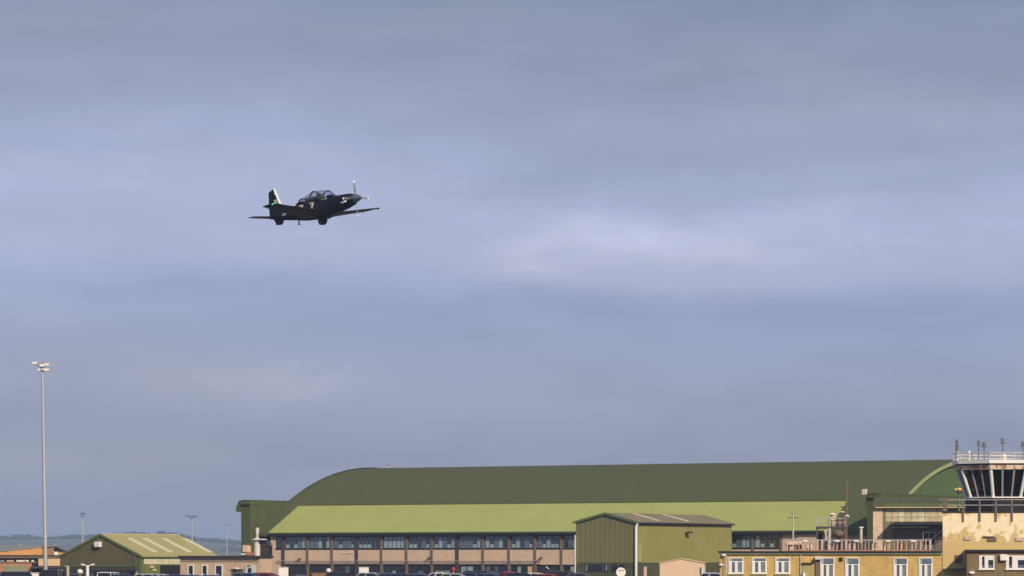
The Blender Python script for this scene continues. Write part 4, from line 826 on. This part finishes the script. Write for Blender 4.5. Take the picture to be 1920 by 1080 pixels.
for x_, dz in ((-.52, 0), (-1.80, -.14)):
    MB().box(x_-.12, x_+.02, -.22, .22, -.2, 1.08+dz).box(x_, x_+.45, -.2, .2, -.2, .1).box(x_-.14, x_+.03, -.13, .13, 1.08+dz, 1.2+dz-.02).build('ejection_seat', 'seat', ac, bevel=.03)
MB().box(-2.3, 1.0, -.38, .38, -.45, -.40).build('cockpit_floor', 'seat', ac)
# wings
def foil(xl, xt, y, z, th, n=12):
    c = xl-xt; up = []; lo = []
    for k in range(n+1):
        u = .5*(1-math.cos(math.pi*k/n)); t_ = th*c*2.6*(.2969*math.sqrt(u)-.126*u-.3516*u*u+.2843*u**3-.1036*u**4)
        inc = .055*(xl-c*u-(xl+xt)/2); up.append((xl-c*u, y, z+t_*1.05+inc)); lo.append((xl-c*u, y, z-t_*.75+inc))
    return up+lo[-2:0:-1]
for s_ in (-1, 1):
    m = MB(); m.loft([foil(1.05, -1.65, s_*.1, -.48, .15), foil(.95, -1.58, s_*1.0, -.40, .145), foil(.33, -1.0, s_*4.65, .09, .12), foil(.22, -.97, s_*4.93, .125, .10), foil(-.15, -.85, s_*5.06, .145, .05)])
    wg = m.build('wing', 'plane_under', ac, smooth=True)
    MB().ball((.12, s_*4.96, .13), .09, (1.3, .8, .8)).build('navigation_light', 'green_light' if s_ < 0 else 'visor', wg)
    m = MB(); m.loft([foil(.30, -.02, s_*4.55, .10, .1), foil(.27, .05, s_*4.93, .135, .1)]); 
    MB().box(-.95, -.90, min(s_*2.9, s_*4.5), max(s_*2.9, s_*4.5), -.06+.05, .07).build('aileron_hinge', 'plane', wg)
    m = MB(); m.loft([foil(-4.95, -5.95, s_*.05, .15, .12), foil(-5.38, -6.0, s_*2.05, .15, .10), foil(-5.55, -5.95, s_*2.2, .15, .05)]); m.build('tailplane', 'plane_under', ac, smooth=True)
# fin
def finring(x0, x1, z, t_): c = x0-x1; return [(x0, 0, z), (x0-.15*c, t_, z), (x0-.5*c, t_*1.1, z), (x1, .01, z), (x1, -.01, z), (x0-.5*c, -t_*1.1, z), (x0-.15*c, -t_, z)]
fn = MB().loft([finring(-4.25, -6.05, .25, .09), finring(-4.68, -6.05, .95, .075), finring(-5.22, -5.98, 2.0, .05), [(x_, y_, z_+.32*(x_+5.38)) for x_, y_, z_ in finring(-5.34, -5.94, 2.21, .03)]]).build('fin', 'plane', ac, smooth=True)
le = MB().loft([finring(-4.72, -4.93, 1.05, .088), finring(-5.20, -5.40, 2.0, .066), finring(-5.31, -5.47, 2.24, .045)]).build('leading_edge_stripe', 'white', fn)
MB().prism([(-3.4, .45), (-4.5, .95), (-4.7, .3), (-3.4, .3)], -.04, .04).build('dorsal_fillet', 'plane', ac)
MB().prism([(-4.5, -.12), (-5.6, .02), (-5.35, -.42), (-4.75, -.46)], -.02, .02).build('ventral_fin', 'plane', ac)
for s_ in (-1, 1):                       # pale fin badge and tail number patch, both sides
    y = s_*.092; q = MB()
    for (x0, x1, z0, z1) in ((-5.35, -5.25, 1.12, 1.4), (-5.22, -4.98, 1.33, 1.4), (-5.22, -5.14, 1.12, 1.3), (-5.08, -5.0, 1.22, 1.31), (-5.12, -4.96, 1.12, 1.17), (-5.62, -5.38, 1.12, 1.17), (-5.32, -5.2, 1.82, 1.87)): q.box(x0, x1, min(y, y*.7), max(y, y*.7), z0, z1)
    q.build('fin_badge', 'white', fn)
    q = MB(); y0, y1 = s_*.26, s_*.31; y0, y1 = min(y0, y1), max(y0, y1)
    q.prism([(-4.05, .10), (-3.75, .22), (-4.05, .33)], y0-.003, y1).box(-4.35, -4.12, y0-.07 if s_ > 0 else y0, y1 if s_ > 0 else y1+.07, .1, .14).box(-4.3, -4.12, y0-.07 if s_ > 0 else y0, y1 if s_ > 0 else y1+.07, .2, .25).prism([(-3.72, .2), (-3.4, .22), (-3.6, .27)], y0, y1+.0)
    q.build('tail_marking', 'white', fus)
    for x_ in (-.80, -1.96+.62-.62):     # ejection warning triangles
        q = MB().prism([(x_-.21, .52), (x_+.21, .52), (x_, .08)], min(s_*.50, s_*.548), max(s_*.50, s_*.548)).build('warning_triangle', 'white', fus)
        MB().prism([(x_-.09, .44), (x_+.09, .44), (x_, .24)], min(s_*.52, s_*.553), max(s_*.52, s_*.553)).build('red_triangle', 'red', q)
    MB().path([(2.72, s_*.40, .10), (2.66, s_*.60, .04), (2.45, s_*.66, -.02)], .08, 10).build('exhaust_stack', 'metal_b', ac, smooth=True)
MB().box(-1.62, -1.34, -.545, -.505, .0, .13).build('fuel_placard', 'yellow_p', fus)
MB().tube((2.75, -.42, .32), (2.5, -.5, .31), .03, .05).build('intake_scoop', 'rail_pink', ac)
MB().tube((-2.9, 0, -.42), (-2.95, 0, -.72), .05, .05).box(-3.06, -2.78, -.03, .03, -.74, -.70).build('belly_antenna', 'plane', ac)
MB().tube((-2.35, 0, .8), (-2.38, 0, .98), .03).ball((-2.38, 0, 1.0), .06).build('beacon', 'plane', ac)
# main gear part way through folding inward
for s_ in (-1, 1):
    lg = MB().path([(-.35, s_*1.1, -.42), (-.38, s_*.35, -.70)], .055).tube((-.38, s_*.35, -.70), (-.38, s_*.17, -.86), .04).build('gear_leg', 'steel_dark', ac)
    wh = MB().tube((-.38, s_*.06, -.84), (-.38, s_*.21, -.90), .25, .25, 20).build('wheel', 'tyre', lg, smooth=True); MB().tube((-.38, s_*.05, -.835), (-.38, s_*.225, -.905), .11, .11, 12).build('rim', 'rim', wh)
    MB().box(-.72, -.05, min(s_*.05, s_*.08), max(s_*.05, s_*.08), -1.05, -.62).build('gear_door', 'plane', ac)

# pilots: one continuous skinned body each, strapped in
def pilot(x_, z_, lab):
    sk = [((-.05, 0, -.22), .13), ((-.04, 0, .0), .14), ((-.03, 0, .22), .16), ((-.01, 0, .34), .09), ((.02, 0, .42), .06), ((.04, 0, .50), .09), ((.05, 0, .58), .095), ((.04, 0, .66), .07)]
    E = [(i, i+1) for i in range(7)]; V = list(sk)
    for s_ in (-1, 1):
        b0 = len(V); V += [((-.02, s_*.19, .28), .075), ((.10, s_*.26, .04), .055), ((.34, s_*.18, .0), .042), ((.42, s_*.16, .01), .035)]; E += [(2, b0), (b0, b0+1), (b0+1, b0+2), (b0+2, b0+3)]
        for j in range(5):
            c0 = len(V); dy = (j-2)*.018; V += [((.47, s_*.16+dy, .012 if j else -.01), .011), ((.50, s_*.16+dy, -.01), .009), ((.50-.012*j, s_*.16+dy, -.035), .008)]; E += [(b0+3, c0), (c0, c0+1), (c0+1, c0+2)]
        c0 = len(V); V += [((.05, s_*.11, -.24), .10), ((.42, s_*.14, -.14), .075), ((.60, s_*.13, -.46+.06), .055), ((.74, s_*.13, -.44+.06), .045)]; E += [(0, c0), (c0, c0+1), (c0+1, c0+2), (c0+2, c0+3)]
    me = bpy.data.meshes.new('person'); me.from_pydata([v[0] for v in V], E, []); o = bpy.data.objects.new('person', me); C.objects.link(o)
    md = o.modifiers.new('skin', 'SKIN'); sub = o.modifiers.new('sub', 'SUBSURF'); sub.levels = sub.render_levels = 1
    for sv, v in zip(me.skin_vertices[0].data, V): sv.radius = (v[1], v[1]); sv.use_root = False
    me.skin_vertices[0].data[0].use_root = True; me.materials.append(M['suit'])
    o.matrix_world = ac.matrix_world @ Matrix.Translation((x_, 0, z_)); tag(o, lab, 'person', 'pilots seated in the cockpit')
    MB().ball((.04, 0, .60), .135, (1.1, .92, 1.0), 16, 10).build('helmet', 'helmet', o, smooth='all')
    MB().ball((.10, 0, .61), .105, (1.05, .9, .5), 12, 8).build('visor', 'visor', o, smooth='all'); MB().tube((.12, 0, .53), (.21, 0, .50), .05, .035).build('mask', 'visor', o)
    MB().ball((.08, 0, .55), .085, (1.1, .9, 1.0), 12, 8).build('face', 'skin', o, smooth='all')
pilot(-.28, .50, 'helmeted pilot in the front seat of the aircraft'); pilot(-1.56, .36, 'helmeted crew member in the rear seat of the aircraft')

# ------------------------------------------------------------------ haze
hz = MB().box(-9500, 9500, -500, 9500, -1.5, 62); o = hz.build('haze', 'white'); o.data.materials.clear(); tag(o, 'thin blue haze over the airfield and far hills', 'haze', kind='stuff')
hm = bpy.data.materials.new('haze'); hm.use_nodes = True; t_ = hm.node_tree; t_.nodes.clear(); oo = t_.nodes.new('ShaderNodeOutputMaterial'); pv = t_.nodes.new('ShaderNodeVolumePrincipled')
pv.inputs['Color'].default_value = (.52, .66, 1, 1); pv.inputs['Density'].default_value = .00016; pv.inputs['Anisotropy'].default_value = 0
t_.links.new(pv.outputs[0], oo.inputs['Volume']); o.data.materials.append(hm)
